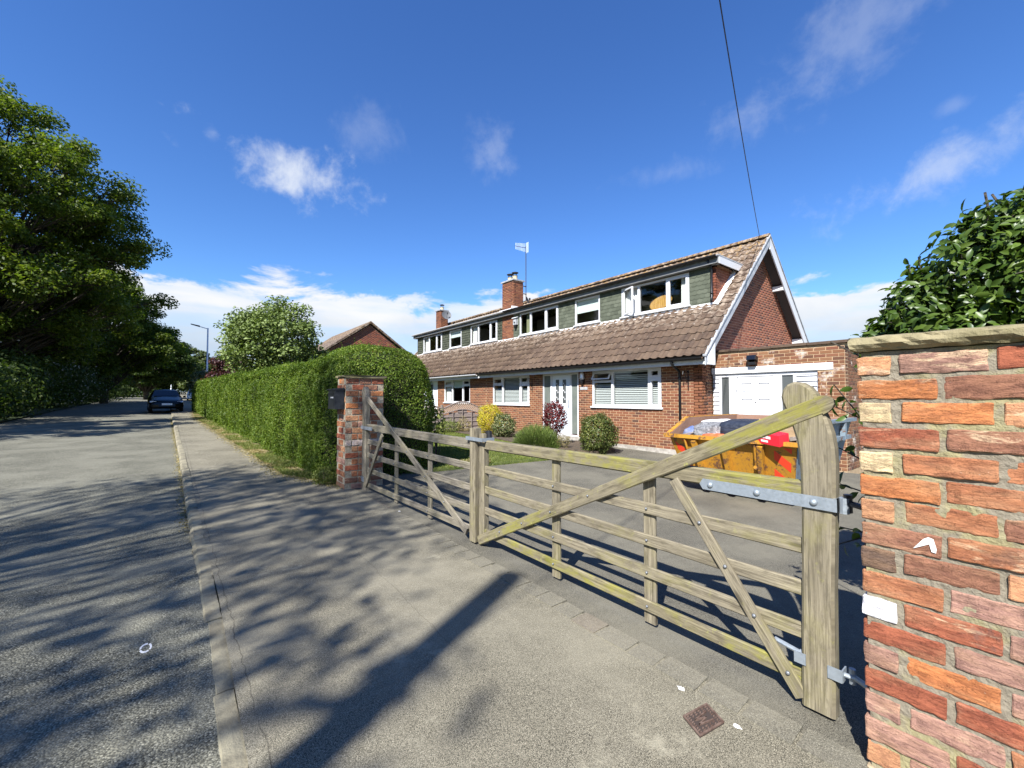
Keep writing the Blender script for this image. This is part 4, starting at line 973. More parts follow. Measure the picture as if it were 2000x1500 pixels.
    if right:
        ck = bricks_of((0, dy0, 0), NX, (0, -1, 0), lambda z: XDM + .01, lambda z: XE + (z - ZE) / SL - .02, 4.05, 5.2) + bricks_of((XDM + .02, 0, 0), NY, (-1, 0, 0), dy0 - .004, dy0 + .125, 4.05, 5.2, phase=.06)
        for mw, _ in ck: inst('brick', brickd_me, dmo, mw)
        fl = MB()                                              # flashing up the cheek
        n_ = 24
        for i in range(n_):
            x0, x1 = XDM - .1 + (xt - XDM + .02) * i / n_, XDM - .1 + (xt - XDM + .02) * (i + 1) / n_; yy = dy0 - .125 + random.uniform(-.02, .02)
            fl.add([(x0, yy, zr(x0) + .055), (x1, yy, zr(x1) + .055), (x1, dy0 + .01, zr(x1) + .10), (x0, dy0 + .01, zr(x0) + .10)], [(0, 3, 2, 1)])
        fl.build('cheek_flashing', M['render'], dmo)
    fl = MB(); n_ = 60
    for i in range(n_):
        y0, y1 = dy0 - .06 + (dy1 - dy0 + .06) * i / n_, dy0 - .06 + (dy1 - dy0 + .06) * (i + 1) / n_; xx = XDM - .13 + .012 * math.sin(i * 2.3)
        fl.add([(XDM - .022, y0, 4.175), (XDM - .022, y1, 4.175), (XDM - .03, y1, 4.09), (XDM - .03, y0, 4.09), (xx, y1, zr(xx) + .05), (xx, y0, zr(xx) + .05)], [(0, 1, 2, 3), (3, 2, 4, 5)])
    fl.build('apron_flashing', M['render'], dmo)
    # windows
    cu = lambda a, b: {'in': 'curtain', 'c': (a, b)}
    if right:
        window(h, XF, wins[0][1], wins[0][2], wins[0][3], [{'fan': 2.075, 'k': 'case', 'in': 'blind', 'dark': 1.98}, {'in': 'blind', 'dark': 2.20}, {'fan': 2.03, 'open': 1, 'in': 'blind', 'dark': 1.95}])
        window(h, XF, wins[1][1], wins[1][2], wins[1][3], [{'fan': 2.05, 'k': 'case', 'in': 'blind', 'dark': 1.9}, {'in': 'blind'}, {'fan': 2.05, 'k': 'fix', 'in': 'blind', 'dark': 1.9}])
        window(dmo, XDM - .03, dws[0][1], 4.22, 5.17, [dict(k='case', **cu(6.40, 6.68)), {}, dict(k='open_side', **cu(8.15, 8.72))])
        window(dmo, XDM - .03, dws[1][1], 4.22, 5.17, [{'in': 'roller', 'z': 4.66}])
        window(dmo, XDM - .03, dws[2][1], 4.22, 5.17, [{'k': 'case'}, {}, {'k': 'fix', 'in': 'curtaindark', 'c': (13.5, 13.85)}])
    else:
        window(h, XF, wins[0][1], wins[0][2], wins[0][3], [{'fan': 2.08, 'k': 'fix'}, {'in': 'roller', 'z': 1.98}, dict(fan=2.08, k='fix', **cu(18.3, 18.74))])
        window(dmo, XDM - .03, dws[0][1], 4.22, 5.17, [{'k': 'case'}, {}, dict(k='fix', **cu(17.75, 18.1))])
        window(dmo, XDM - .03, dws[1][1], 4.22, 5.17, [{'in': 'roller', 'z': 4.78}])
        window(dmo, XDM - .03, dws[2][1], 4.22, 5.17, [dict(k='case', **cu(21.25, 21.45)), {}, dict(k='fix', **cu(23.0, 23.45))])
    # eaves
    q = MB(); q.box(XE + .07, XE + .095, va + .05, vb - (0 if right else .05), 2.36, 2.52); q.build('fascia', M['fascia'], h)
    q = MB(); q.box(XE + .060, XE + .0695, va + .05, vb - (0 if right else .05), 2.352, 2.392); q.build('fascia_trim', M['upvc'], h)
    q = MB(); q.box(XE + .096, XF, va + .1 if right else va, vb if right else yb, 2.375, 2.385); q.build('soffit', M['fascia'], h)
    # gable boards
    by = 5.08 if right else 25.07
    for front in (True, False):
        sg = 1 if front else -1
        def PX(x): return x if front else 2 * XR_ - x
        q = MB(); x0 = XE - .02; pts = [(x0, zr(x0) - (.21 if front else .34)), (XR_, ZR - (.25 if front else .38)), (XR_, ZR + .0), (x0, zr(x0) + .0)]
        q.prism([(PX(x), by, z) for x, z in pts], (0, .03, 0)); q.build('bargeboard', M['bargegrey'] if front else M['upvc'], h)
        q = MB(); q.prism([(PX(x), by - .022, z) for x, z in [(x0 - .02, zr(x0) + .002), (XR_, ZR + .004), (XR_, ZR + .055), (x0 - .03, zr(x0) + .045)]], (0, .09, 0)); q.build('verge_edging', M['lead'], h)
        if right: q = MB(); q.prism([(PX(x), by + .032, z) for x, z in [(x0 + .3, zr(x0 + .3) - .20), (XR_, ZR - .22), (XR_, ZR - .20), (x0 + .3, zr(x0 + .3) - .18)]], (0, ya - by - .04, 0)); q.build('verge_soffit', M['shadesoffit'], h)
    if right:
        q = MB(); q.prism([(XE + .06, by - .003, 2.34), (XF + .02, by - .003, 2.34), (XF + .02, by - .003, zr(XF) - .06), (XE + .06, by - .003, zr(XE) - .02)], (0, .03, 0)); q.build('eaves_box_end', M['fascia'], h)
        for x in (15.0, 16.6): q = MB(); z = ZR - (x - XR_) * SL; q.box(x - .09, x + .05, 5.115, 5.41, z - .38, z - .24); q.build('purlin_end', M['fascia'], h)
        # downpipes
        q = MB(); q.tube([(XE - .03, 6.0, 2.48), (XE + .02, 6.0, 2.38), (XF - .06, 6.0, 2.22), (XF - .045, 6.0, 2.1), (XF - .045, 6.0, .02)], .034, 10)
        q.tube([(XF - .045, 6.0, 2.0), (XF - .045, 6.0, 2.06)], .042, 10); q.build('downpipe', M['black'], h, True)
        q = MB(); q.tube([(XDM - .22, 5.72, 5.32), (XDM - .05, 5.70, 5.12), (XDM - .05, 5.70, 4.32), (XDM - .12, 5.68, 4.20)], .034, 10); q.tube([(XDM - .05, 5.70, 4.40), (XDM - .05, 5.70, 4.47)], .044, 10); q.build('downpipe', M['black'], dmo, True)
        # hanging-basket brackets and lantern, name plate
        for yy in (5.78, 12.0):
            q = MB(); q.box(XF - .018, XF - .006, yy - .012, yy + .012, 1.72, 2.25); q.tube([(XF - .014, yy, 2.18), (XF - .12, yy, 2.24), (XF - .26, yy, 2.20), (XF - .28, yy, 2.12)], .010, 6); q.tube([(XF - .014, yy, 1.95), (XF - .1, yy, 2.03), (XF - .19, yy, 2.2)], .009, 6); q.build('wall_bracket', M['black'], h)
        q = MB(); q.lathe([(.05, 2.10), (.085, 2.16), (.075, 2.30), (.03, 2.36)], (XF - .08, 9.42, 0), 2, 10); lm = q.build('wall_lamp', M['alu'], h)
        q = MB(); q.lathe([(.02, 1.96), (.06, 2.03), (.07, 2.098)], (XF - .08, 9.42, 0), 2, 10); q.box(XF - .03, XF - .006, 9.37, 9.47, 1.98, 2.28); q.build('lamp_base', M['black'], lm)
        q = MB(); q.box(XF - .022, XF - .0075, 9.24, 9.56, 1.78, 1.87); npl = q.build('name_plate', M['lead'], h); q = MB(); q.box(XF - .026, XF - .0225, 9.28, 9.52, 1.81, 1.84); q.build('plate_face', M['pale'], npl)
    # door unit
    a, b, z0, z1 = door
    q = MB(); fx = XF + .01
    if right:
        posts = [(a, a + .07), (9.985, 10.06), (10.93, 11.02), (b - .055, b)]; lights = [(a + .07, 9.985, .30), (11.02, b - .055, .30)]; leaf = (10.06, 10.93)
    else:
        posts = [(a, a + .06), (19.92, 20.0), (20.62, 20.70), (b - .06, b)]; lights = [(a + .06, 19.92, .34), (20.70, b - .06, .34)]; leaf = (20.0, 20.62)
    for p, q_ in posts: q.box(fx, fx + .08, p, q_, z0, z1)
    q.box(fx + .001, fx + .079, a + .06, b - .055, z1 - .07, z1 - .001); q.box(fx - .03, fx + .12, a - .01, b + .01, z0 - .05, z0 - .001); du = q.build('door_frame', M['upvc'], h)
    for p, q_, zz in lights:
        MB().box(fx + .03, fx + .045, p, q_, zz, z1 - .07).build('sidelight', M['frosted'] if right else M['whitedoor'], du)
    q = MB(); q.box(fx - .05, fx + .3, a - .1, b + .1, -.2, z0 - .051); q.build('door_step', M['pale'], du)
    la, lb = leaf; lz0, lz1 = z0 + .01, z1 - .072
    q = MB(); q.box(fx + .02, fx + .065, la + .004, lb - .004, lz0, lz1); dl = q.build('door', M['whitedoor'] if right else M['bluedoor'], h)
    cyd = (la + lb) / 2
    if right:
        for yy in (cyd - .17, cyd + .17):
            q = MB(); q.box(fx + .008, fx + .0195, yy - .105, yy + .105, 1.30, 2.18); q.build('glazing_bead', M['whitedoor'], dl)
            q = MB(); q.box(fx + .003, fx + .0078, yy - .08, yy + .08, 1.33, 2.15); q.build('door_glass', M['darkglass'], dl)
            q = MB()
            for k in range(3):
                for s_ in (-1, 1):
                    zc = 1.5 + k * .24; q.prism([(fx + .0005, yy + s_ * .028 + d1, zc + s_ * .03 + d2) for d1, d2 in ((0, -.035), (.02, 0), (0, .035), (-.02, 0))], (.002, 0, 0))
            q.build('leaded_diamond', M['whitecard'], dl)
        q = MB(); q.box(fx + .008, fx + .0195, cyd - .15, cyd + .15, 1.15, 1.235); q.build('letter_box', M['alu'], dl)
        q = MB(); q.box(fx - .03, fx + .0195, la + .03, la + .07, 1.22, 1.45); q.build('handle', M['alu'], dl)
        for yy in (cyd - .17, cyd + .17): q = MB(); q.box(fx + .012, fx + .0195, yy - .12, yy + .12, .45, 1.0); q.build('door_panel', M['whitedoor'], dl)
    else:
        q = MB(); q.box(fx + .008, fx + .0195, la + .08, lb - .08, .9, 2.2); q.build('door_glass', M['darkglass'], dl)
    return h
M['bargegrey'] = mat('weathered grey bargeboard', mottle((.30, .315, .33), (.44, .455, .47), 5), .6)
M['dishgrey'] = mat('dark grey dish', (.10, .105, .11), .6)
M['shadesoffit'] = mat('soffit board darkened for shade', (.055, .045, .04), .8)  # dark colour stands in for shade under the verge overhang
M['whitedoor'] = mat('pale blue white door', (.70, .76, .80), .4, spec=.5)
M['bluedoor'] = mat('pale blue door', (.36, .47, .52), .45, spec=.5)
HR = house(True); HL = house(False)
# chimneys
def chimney(h, x0, x1, y0, y1, z0, z1, pots, ind):
    c = MB().box(x0 + .012, x1 - .012, y0 + .012, y1 - .012, z0, z1).build('chimney', M['mortardark'], h)
    it = bricks_of((x0 + .006, 0, 0), NY, (-1, 0, 0), y0, y1, z0, z1 - .01, proud=.004) + bricks_of((0, y0 + .006, 0), NX, (0, -1, 0), x0, x1, z0, z1 - .01, phase=.11, proud=.004) + \
        bricks_of((0, y1 - .006, 0), (-1, 0, 0), NY, -x1, -x0, z0, z1 - .01, proud=.004) + bricks_of((x1 - .006, 0, 0), (0, -1, 0), NX, -y1, -y0, z0, z1 - .01, proud=.004)
    lay(it, brick_me, c, 'brick', M['brick'], ind)
    q = MB(); q.box(x0 - .05, x1 + .05, y0 - .05, y1 + .05, z1 - .002, z1 + .06); q.build('chimney_cap', M['lead'], c)
    for y in pots:
        xm = (x0 + x1) / 2
        p = MB().lathe([(.13, z1 + .05), (.115, z1 + .10), (.11, z1 + .24), (.125, z1 + .26)], (xm, y, 0), 2, 14).build('chimney_pot', M['clay'], c, True)
        q = MB()
        for k in range(4): a = k * math.pi / 2 + .4; q.tube([(xm + .09 * math.cos(a), y + .09 * math.sin(a), z1 + .25), (xm + .09 * math.cos(a), y + .09 * math.sin(a), z1 + .42)], .012, 5)
        q.lathe([(.12, z1 + .25), (.12, z1 + .29)], (xm, y, 0), 2, 12); q.lathe([(.16, z1 + .41), (.16, z1 + .43), (.05, z1 + .47)], (xm, y, 0), 2, 14); q.build('cowl', M['cowl'], p)
    return c
c = chimney(HR, 11.535, 12.12, 14.64, 15.47, 3.95, 6.78, (14.88, 15.24), 160)
q = MB(); q.box(11.42, 11.53, 14.60, 15.52, 5.43, 5.50); q.box(11.42, 12.16, 14.585, 14.635, 5.43, 5.60); q.build('chimney_flashing', M['render'], c)
chimney(HL, 12.95, 13.5, 24.0, 24.62, 5.3, 7.12, (24.31,), 0)
bx = thing('bird_box', 'small grey bird box under the dormer gutter beside the chimney breast', 'bird box', (11.5, 14.42, 4.7))
q = MB(); q.box(11.42, 11.54, 14.30, 14.52, 4.72, 5.02); q.build('box', M['lead'], bx); q = MB(); q.prism([(11.37, 14.27, 5.0), (11.55, 14.27, 5.06), (11.55, 14.27, 5.09), (11.37, 14.27, 5.03)], (0, .28, 0)); q.build('lid', M['fascia'], bx); q = MB(); q.lathe([(.035, 0), (.035, .01)], (11.408, 14.41, 4.82), 0, 10); q.box(11.415, 11.54, 14.36, 14.46, 4.60, 4.719); q.build('entrance', M['black'], bx)
# aerial on the chimney
ae = thing('tv_aerial', 'silver television aerial on a mast beside the tall chimney', 'aerial', (12.2, 14.58, 5.9))
q = MB(); q.tube([(12.2, 14.55, 5.95), (12.2, 14.55, 8.42)], .02, 6); q.build('mast', M['cowl'], ae)
q = MB(); q.box(12.05, 12.22, 14.53, 14.57, 6.2, 6.23); q.box(12.05, 12.22, 14.53, 14.57, 6.55, 6.58); q.build('bracket', M['cowl'], ae)
bm0, bm1 = np.array((12.12, 14.50, 8.32)), np.array((11.9, 14.98, 8.50)); q = MB(); q.tube([bm0, bm1], .014, 5); q.build('boom', M['cowl'], ae)
for k in range(9):
    p = bm0 + (bm1 - bm0) * (k + .3) / 9; q = MB(); hgt = .15 + .006 * (8 - k); q.tube([p - np.array((0, 0, hgt)), p + np.array((0, 0, hgt))], .006, 4); q.build('element', M['alu'], ae)
for k in range(4): p = bm0 + np.array((.02, -.05 - .045 * k, 0)); q = MB(); q.tube([p - np.array((0, 0, .25)), p + np.array((0, 0, .22))], .006, 4); q.build('reflector_rod', M['alu'], ae)
def dish(label, c, d, r, m):
    t_ = thing('satellite_dish', label, 'satellite dish', c); d = Vector(d).normalized(); Q = d.to_track_quat('Z', 'Y').to_matrix()
    q = MB(); vs = []; n = 14
    for i in range(5):
        for k in range(n): a = 2 * math.pi * k / n; rr = r * i / 4; v = Q @ Vector((rr * math.cos(a), rr * math.sin(a), .25 * rr * rr / r)); vs.append(tuple(Vector(c) + v))
    q.add(vs, [(i * n + k, i * n + (k + 1) % n, (i + 1) * n + (k + 1) % n, (i + 1) * n + k) for i in range(4) for k in range(n)]); q.build('dish', m, t_, True)
    q = MB(); e = Vector(c) + d * r * .9; q.tube([tuple(Vector(c) - Vector((0, 0, r * .8))), tuple(e)], .012, 5); q.obox(tuple(e), (.03, 0, 0), (0, .03, 0), (0, 0, .05)); q.tube([c, tuple(Vector(c) - d * .25)], .02, 5); q.build('receiver_arm', M['cowl'], t_)
dish('small dark satellite dish on the side of the tall chimney', (12.18, 14.47, 5.92), (.5, -.85, .3), .16, M['cowl'])
dish('grey satellite dish beside the far left chimney', (13.1, 23.5, 6.72), (-.25, -.9, .35), .31, M['dishgrey'])

# ------------------------------------------------------------------ flat-roofed garage
ga = thing('brick_garage', 'flat-roofed brick garage with white boarded front and panelled door', 'garage', (13, 4.0, 0))
XG = 10.85; gy0, gy1 = 2.60, 5.395; hole = (3.08, gy1 + .01, -.2, 2.285)
q = MB(); slab(q, (XG, 0, 0), NY, (-1, 0, 0), gy0, gy1, -.3, 2.68, .22, [hole]); q.box(XG + .22, 16.5, gy0 + .005, gy0 + .22, -.3, 2.66); q.box(16.3, 16.5, gy0 + .22, gy1, -.3, 2.6)
gw = q.build('wall', M['mortar'], ga)
it = bricks_of((XG, 0, 0), NY, (-1, 0, 0), gy0, gy1, .0, 2.66, [(2.80, gy1 + .01, 2.12, 2.285), hole]) + bricks_of((0, gy0 + .005, 0), NX, (0, -1, 0), XG, 16.5, .0, 2.62, phase=.1)
lay(it, brickg_me, gw, 'brick', M['brickgarage'], 300)
q = MB(); q.box(XG + .2, 16.3, gy0 + .2, gy1, 2.45, 2.52); q.build('flat_roof', M['lead'], ga)
y = gy0 - .06; k = 0
while y < gy1:
    L = min(.72, gy1 - y); q = MB(); z = 2.685 + .004 * (k % 2); q.prism([(XG - .05, y + .004, z), (XG + .27, y + .004, z), (XG + .27, y + .004, z + .04), (XG + .11, y + .004, z + .075), (XG - .05, y + .004, z + .05)], (0, L - .008, 0)); q.build('coping', M['tile'], ga); y += L; k += 1
q = MB(); q.box(XG - .02, XG + .2, 2.80, gy1, 2.135, 2.284); q.build('lintel', M['peel'], ga)
gx = XG + .03
q = MB()
for p, q_ in ((3.085, 3.10), (3.50, 3.56), (3.79, 3.96), (4.78, 4.98), (5.17, 5.22)): q.box(gx, gx + .07, p, q_, -.1, 2.133)
q.box(gx + .001, gx + .069, 3.10, gy1 - .005, 2.05, 2.132); gf = q.build('door_frame', M['upvc'], ga)
for (p, q_) in ((3.10, 3.50), (5.22, gy1 - .005)):
    z = -.05
    while z < 2.05: b = MB(); b.prism([(gx + .008, p, z), (gx + .06, p, z), (gx + .06, p, z + .103), (gx + .034, p, z + .103)], (0, q_ - p, 0)); b.build('cladding_board', M['upvc'], gf); z += .115
for p, q_ in ((3.56, 3.79), (4.98, 5.17)): MB().box(gx + .03, gx + .04, p, q_, .1, 2.05).build('sidelight', M['darkglass'], gf)
q = MB(); q.box(gx + .045, gx + .06, 3.965, 4.775, -.05, 2.045); gd = q.build('door', M['upvc'], ga)
YS3 = (3.972, 4.06, 4.27, 4.288, 4.452, 4.47, 4.68, 4.768)
q = MB()
for a, b in ((3.975, 4.055), (4.29, 4.45), (4.685, 4.765)): q.box(gx + .012, gx + .0449, a, b, -.04, 2.035)
for c_, d_ in ((-.04, .13), (.72, .83), (1.50, 1.68), (1.88, 2.035)):
    for a, b in ((4.0552, 4.2898), (4.4502, 4.6848)): q.box(gx + .0125, gx + .0449, a, b, c_, d_)
q.build('door_rails', M['upvc'], gd)
for (a, b, c_, d_) in ((4.073, 4.272, 1.698, 1.862), (4.468, 4.667, 1.698, 1.862), (4.073, 4.272, .848, 1.482), (4.468, 4.667, .848, 1.482), (4.073, 4.272, .148, .702), (4.468, 4.667, .148, .702)):
    q = MB(); q.box(gx + .020, gx + .0448, a, b, c_, d_); q.build('door_panel', M['upvc'], gd)
for yy, zz in ((4.365, 1.42), (4.80, 1.70)): MB().lathe([(.012, 0), (.010, -.02)], (gx + .008 if yy < 4.7 else gx, yy, zz + .0), 0, 8).build('door_knob', M['cowl'], gd)
fl = thing('flood_light', 'black outdoor flood light above the white garage lintel', 'flood light', (XG - .08, 4.37, 2.33))
q = MB(); q.prism([(XG - .17, 4.27, 2.44), (XG - .02, 4.27, 2.40), (XG - .01, 4.27, 2.50), (XG - .14, 4.27, 2.55)], (0, .21, 0)); q.build('housing', M['black'], fl); q = MB(); q.prism([(XG - .174, 4.285, 2.445), (XG - .172, 4.285, 2.44), (XG - .146, 4.285, 2.54), (XG - .148, 4.285, 2.545)], (0, .18, 0)); q.build('lens', M['carglass'], fl); q = MB(); q.box(XG - .13, XG - .005, 4.29, 4.46, 2.32, 2.385); q.build('sensor', M['black'], fl)
# oval pine board standing in the dormer window
ov = thing('oval_board', 'oval pine board leaning inside the open dormer window', 'board', (11.75, 7.45, 4.2))
q = MB(); n = 28; vs = []
for x in (11.72, 11.745): vs += [(x + .0, 7.42 + .39 * math.cos(2 * math.pi * k / n) , 4.50 + .20 * math.sin(2 * math.pi * k / n) - .06 * math.cos(2 * math.pi * k / n)) for k in range(n)]
q.add(vs, [tuple(range(n)), tuple(range(n, 2 * n))[::-1]] + [(k, n + k, n + (k + 1) % n, (k + 1) % n) for k in range(n)]); q.build('board', M['mirrorwood'], ov)
q = MB(); q.box(11.74, 11.76, 7.74, 7.78, 3.9, 4.55); q.box(11.74, 11.76, 7.08, 7.12, 3.9, 4.45); q.build('support_post', M['mirrorwood'], ov)
# phone line from the ridge to a pole across the road
wi = thing('overhead_line', 'thin black overhead line running up from the house ridge across the blue sky', 'cable', (13.9, 5.5, 6.5))
A, B = np.array((13.85, 5.36, 6.50)), np.array((-6.95, -1.66, 8.2)); pts = [A + (B - A) * u - np.array((0, 0, .55 * 4 * u * (1 - u) - .3 * 0)) for u in np.linspace(0, 1, 40)]
q = MB(); q.tube(pts, .009, 5); q.build('wire', M['black'], wi)
M['card'] = mat('brown cardboard', mottle((.26, .17, .09), (.36, .25, .14), 6), .9)
# ------------------------------------------------------------------ yellow skip with its load
sk = thing('skip', 'rusty yellow builders skip full of rubbish on the driveway', 'skip', (7.6, 3.05, 0))
sx0, sx1, sy0, sy1, zlow, zhi, zb = 6.36, 8.95, 2.0, 4.0, .93, 1.19, .14
def P3(x, y, z): return (x, y, z)
bx0, bx1, by0, by1 = 6.75, 8.45, 2.22, 3.8
tx0, tx1, ty0, ty1 = sx0 + .07, sx1 - .05, sy0 + .07, sy1 - .07
def panel(mb, pts, th): 
    p = [np.array(q, float) for q in pts]; n = np.cross(p[1] - p[0], p[2] - p[0]); n /= np.linalg.norm(n); mb.prism(pts, n * th)
q = MB(); panel(q, [(tx0, ty0, zlow), (tx0, ty1, zlow), (bx0, by1, zb), (bx0, by0, zb)], .012); front = q.build('end_panel', M['skipyellow'], sk)
q = MB(); panel(q, [(tx1, ty0, zhi), (tx1, ty1, zhi), (bx1, by1, zb), (bx1, by0, zb)], .012); q.box(bx0, bx1, by0, by1, zb - .012, zb + .0); q.build('far_panel', M['skiprust'], sk)
xs_ = tx0 + .62
def side(y_t, y_b, outer, inner, nm):
    q = MB(); pts = [(tx0, y_t, zlow), (xs_, y_t, zhi), (tx1, y_t, zhi), (bx1, y_b, zb), (bx0, y_b, zb)]
    s_ = 1 if y_t > 3 else -1
    q.prism(pts, (0, .010 * -s_, 0)); q.build(nm, M[inner], sk)
    q = MB(); q.prism([(x, y + s_ * .003, z) for x, y, z in pts], (0, .008 * s_, 0)); q.build(nm + '_outer', M[outer], sk)
side(ty0, by0, 'skipblue', 'skiprust', 'side_panel'); side(ty1, by1, 'skipyellow', 'skiprust', 'side_panel')
# rims
q = MB(); q.box(sx0, sx0 + .085, sy0, sy1, zlow - .045, zlow + .012); q.build('rim', M['skipyellow'], sk)
for yt, mm in ((sy0, 'skipblue'), (sy1 - .07, 'skipyellow')):
    q = MB(); q.prism([(tx0, yt, zlow - .04), (tx0, yt, zlow + .012), (xs_, yt, zhi + .01), (tx1 + .04, yt, zhi + .01), (tx1 + .04, yt, zhi - .045), (xs_, yt, zhi - .045)], (0, .07, 0)); q.build('rim', M[mm], sk)
q = MB(); q.box(sx0 + .5, sx1 - .3, sy0 + .01, sy0 + .06, zlow - .06, zlow + .0); q.build('side_rail', M['skipblue'], sk)
for x in (7.1, 8.35):
    q = MB(); q.box(x - .04, x + .04, sy0 + .005, sy0 + .075, zlow - .06, zhi - .04); q.build('lifting_lug', M['skipblue'], sk)
# ribs on the end
def endpt(u, v, off): # u along Y 0..1, v up 0..1
    ya = by0 + (by1 - by0) * u; yb_ = ty0 + (ty1 - ty0) * u; x = bx0 + (tx0 - bx0) * v; return np.array((x - off, ya + (yb_ - ya) * v, zb + (zlow - zb) * v))
for u in (.235, .51, .765):
    q = MB(); a, b = endpt(u, 0, .03), endpt(u, .93, .03); d = (b - a) / np.linalg.norm(b - a); w = np.cross(d, (1, 0, 0)); w /= np.linalg.norm(w); q.obox((a + b) / 2, w * .036, np.cross(d, w) * .075, d * np.linalg.norm(b - a) / 2); q.build('rib', M['skipyellow'], sk)
for u in (.255, .83):
    q = MB(); q.tube([endpt(u + .02, .93, .06), endpt(u + .02, .66, .075), endpt(u + .02, .52, .07)], .018, 6); q.lathe([(.03, -.02), (.03, .02)], tuple(endpt(u + .02, .5, .08)), 0, 8); q.build('chain_hook', M['skipyellow'], sk)
for u0 in (.03, .845):
    for v in (-.22, .12, .46, .80):
        P4 = [(u0, v), (u0, v + .17), (u0 + .12, v + .39), (u0 + .12, v + .22)]
        if v < 0: P4 = [(u0 + .12 * (.05 - v - .17 + .0) / .22 if False else u0 + .04, .03), (u0 + .12, .17), (u0 + .12, .03)]
        if v > .7: P4 = [(u0, .80), (u0, .90), (u0 + .055, .90)]
        P4 = [(a, min(b, .91)) for a, b in P4]
        q = MB(); q.prism([endpt(a, b, .010) for a, b in P4], (-.004, 0, 0)); q.build('chevron', M['red'], sk)
# rubbish
fill = MB(); nx_, ny_ = 10, 9; vs = []
for i in range(nx_ + 1):
    for j in range(ny_ + 1):
        x, y = tx0 + .1 + (tx1 - tx0 - .2) * i / nx_, ty0 + .08 + (ty1 - ty0 - .16) * j / ny_; vs.append((x, y, .72 + .12 * mn.noise(Vector((x * 3, y * 3, 1))) + .05 * random.random()))
fill.add(vs, [(i * (ny_ + 1) + j, (i + 1) * (ny_ + 1) + j, (i + 1) * (ny_ + 1) + j + 1, i * (ny_ + 1) + j + 1) for i in range(nx_) for j in range(ny_)])
tag(fill.build('rubble', M['soil']), kind='stuff')
def lump(name, label, cat, c, s, m, seed, n1=18, n2=10, amp=.15, sq=.7, tilt=0.):
    t_ = thing(name, label, cat, c); vs = []; o = Vector((seed, seed * 2, 0))
    f = lambda a: math.copysign(abs(a) ** sq, a)
    for i in range(n2 + 1):
        ph = math.pi * i / n2 - math.pi / 2
        for k in range(n1):
            th = 2 * math.pi * k / n1; v = Vector((f(math.cos(ph)) * f(math.cos(th)), f(math.cos(ph)) * f(math.sin(th)), f(math.sin(ph))))
            d = 1 + amp * mn.noise(v * 1.8 + o) + amp * .5 * mn.noise(v * 5 + o); vs.append((c[0] + v.x * s[0] * d, c[1] + v.y * s[1] * d, c[2] + v.z * s[2] * d + tilt * v.y))
    q = MB(); q.add(vs, [(i * n1 + k, i * n1 + (k + 1) % n1, (i + 1) * n1 + (k + 1) % n1, (i + 1) * n1 + k) for i in range(n2) for k in range(n1)]); q.build('cover', M[m], t_, True); return t_
sb = lump('plastic_sack', 'crumpled pale plastic sack lying in the yellow skip', 'sack', (6.95, 3.42, .96), (.30, .30, .17), 'plasticbag', 3, 26, 14, .22, .6)
lump('suitcase', 'dark navy soft suitcase on top of the skip load', 'suitcase', (7.05, 2.88, 1.0), (.42, .40, .19), 'navy', 9, 24, 12, .07, .42)
lump('duvet', 'white padded duvet squashed behind the navy suitcase', 'duvet', (7.35, 3.35, 1.0), (.35, .45, .16), 'whitecard', 12, 20, 10, .10, .5)
lump('cloth_bundle', 'orange crumpled cloth at the front rim of the skip', 'cloth', (6.62, 3.22, .90), (.14, .22, .07), 'orangecloth', 14, 20, 10, .35, .8)
lump('cloth_bundle', 'blue and grey cloth in the far corner of the skip', 'cloth', (6.9, 3.75, .90), (.16, .18, .14), 'bluecloth', 15, 20, 10, .35, .8)
lump('rubbish_bag', 'black rubbish bag behind the red box in the skip', 'bag', (6.72, 2.62, .90), (.2, .26, .11), 'black', 17, 20, 10, .22, .7)
for k, (a_, b_, w_) in enumerate((((6.55, 3.75, .93), (7.5, 3.3, 1.06), .10), ((7.4, 2.35, .93), (8.4, 3.2, 1.10), .12), ((6.7, 2.2, .95), (7.6, 2.5, 1.02), .09))):
    t_ = thing('timber_offcut', ('broken timber board sticking up beside the pale sack in the skip', 'broad timber board lying across the back of the skip', 'short timber board along the blue side of the skip')[k], 'board', a_, 'timber boards in the skip')
    MB().plank(a_, b_, (.3, -.9, .2), w_, (0, .2, 1), .02, .003).build('board', M['fencewood'], t_)
cbx = thing('cardboard_box', 'torn brown cardboard box behind the red box in the skip', 'box', (7.1, 2.45, .9)); q = MB(); q.obox((7.05, 2.45, .97), (.16, .05, .02), (-.05, .2, .03), (.0, -.02, .13)); q.build('carton', M['card'], cbx)
q = MB(); q.obox((6.98, 2.66, 1.13), (.15, .05, .03), (-.02, .09, .05), (0, -.001, .003)); q.build('flap', M['card'], cbx)
rb = thing('red_box', 'flat red card box with white print lying in the skip', 'box', (6.56, 2.40, .93))
an = R(-9); ux, uz = np.array((.25, .95, .10)), np.array((-.18, 0, 1.)); ux = ux / np.linalg.norm(ux); uz = uz / np.linalg.norm(uz); un = np.cross(uz, ux); un /= np.linalg.norm(un)
c0 = np.array((6.52, 2.38, 1.005)); q = MB(); q.obox(c0 - un * -.10, ux * .21, uz * .075, un * .10); q.build('carton', M['redbox'], rb)
fx_ = un if un[0] < 0 else -un
for du_, dz_, w_, h_ in ((.05, .025, .055, .018), (-.055, .025, .035, .018), (.0, -.03, .05, .014)):
    q = MB(); q.obox(c0 - un * -.10 + fx_ * .1015 + ux * du_ + uz * dz_, ux * w_, uz * h_, un * .001); q.build('print_patch', M['whitecard'], rb)
q = MB(); q.obox(c0 - un * -.10 + fx_ * .1030 + ux * .02 + uz * .026, ux * .012, uz * .009, un * .001); q.build('print_mark', M['black'], rb)

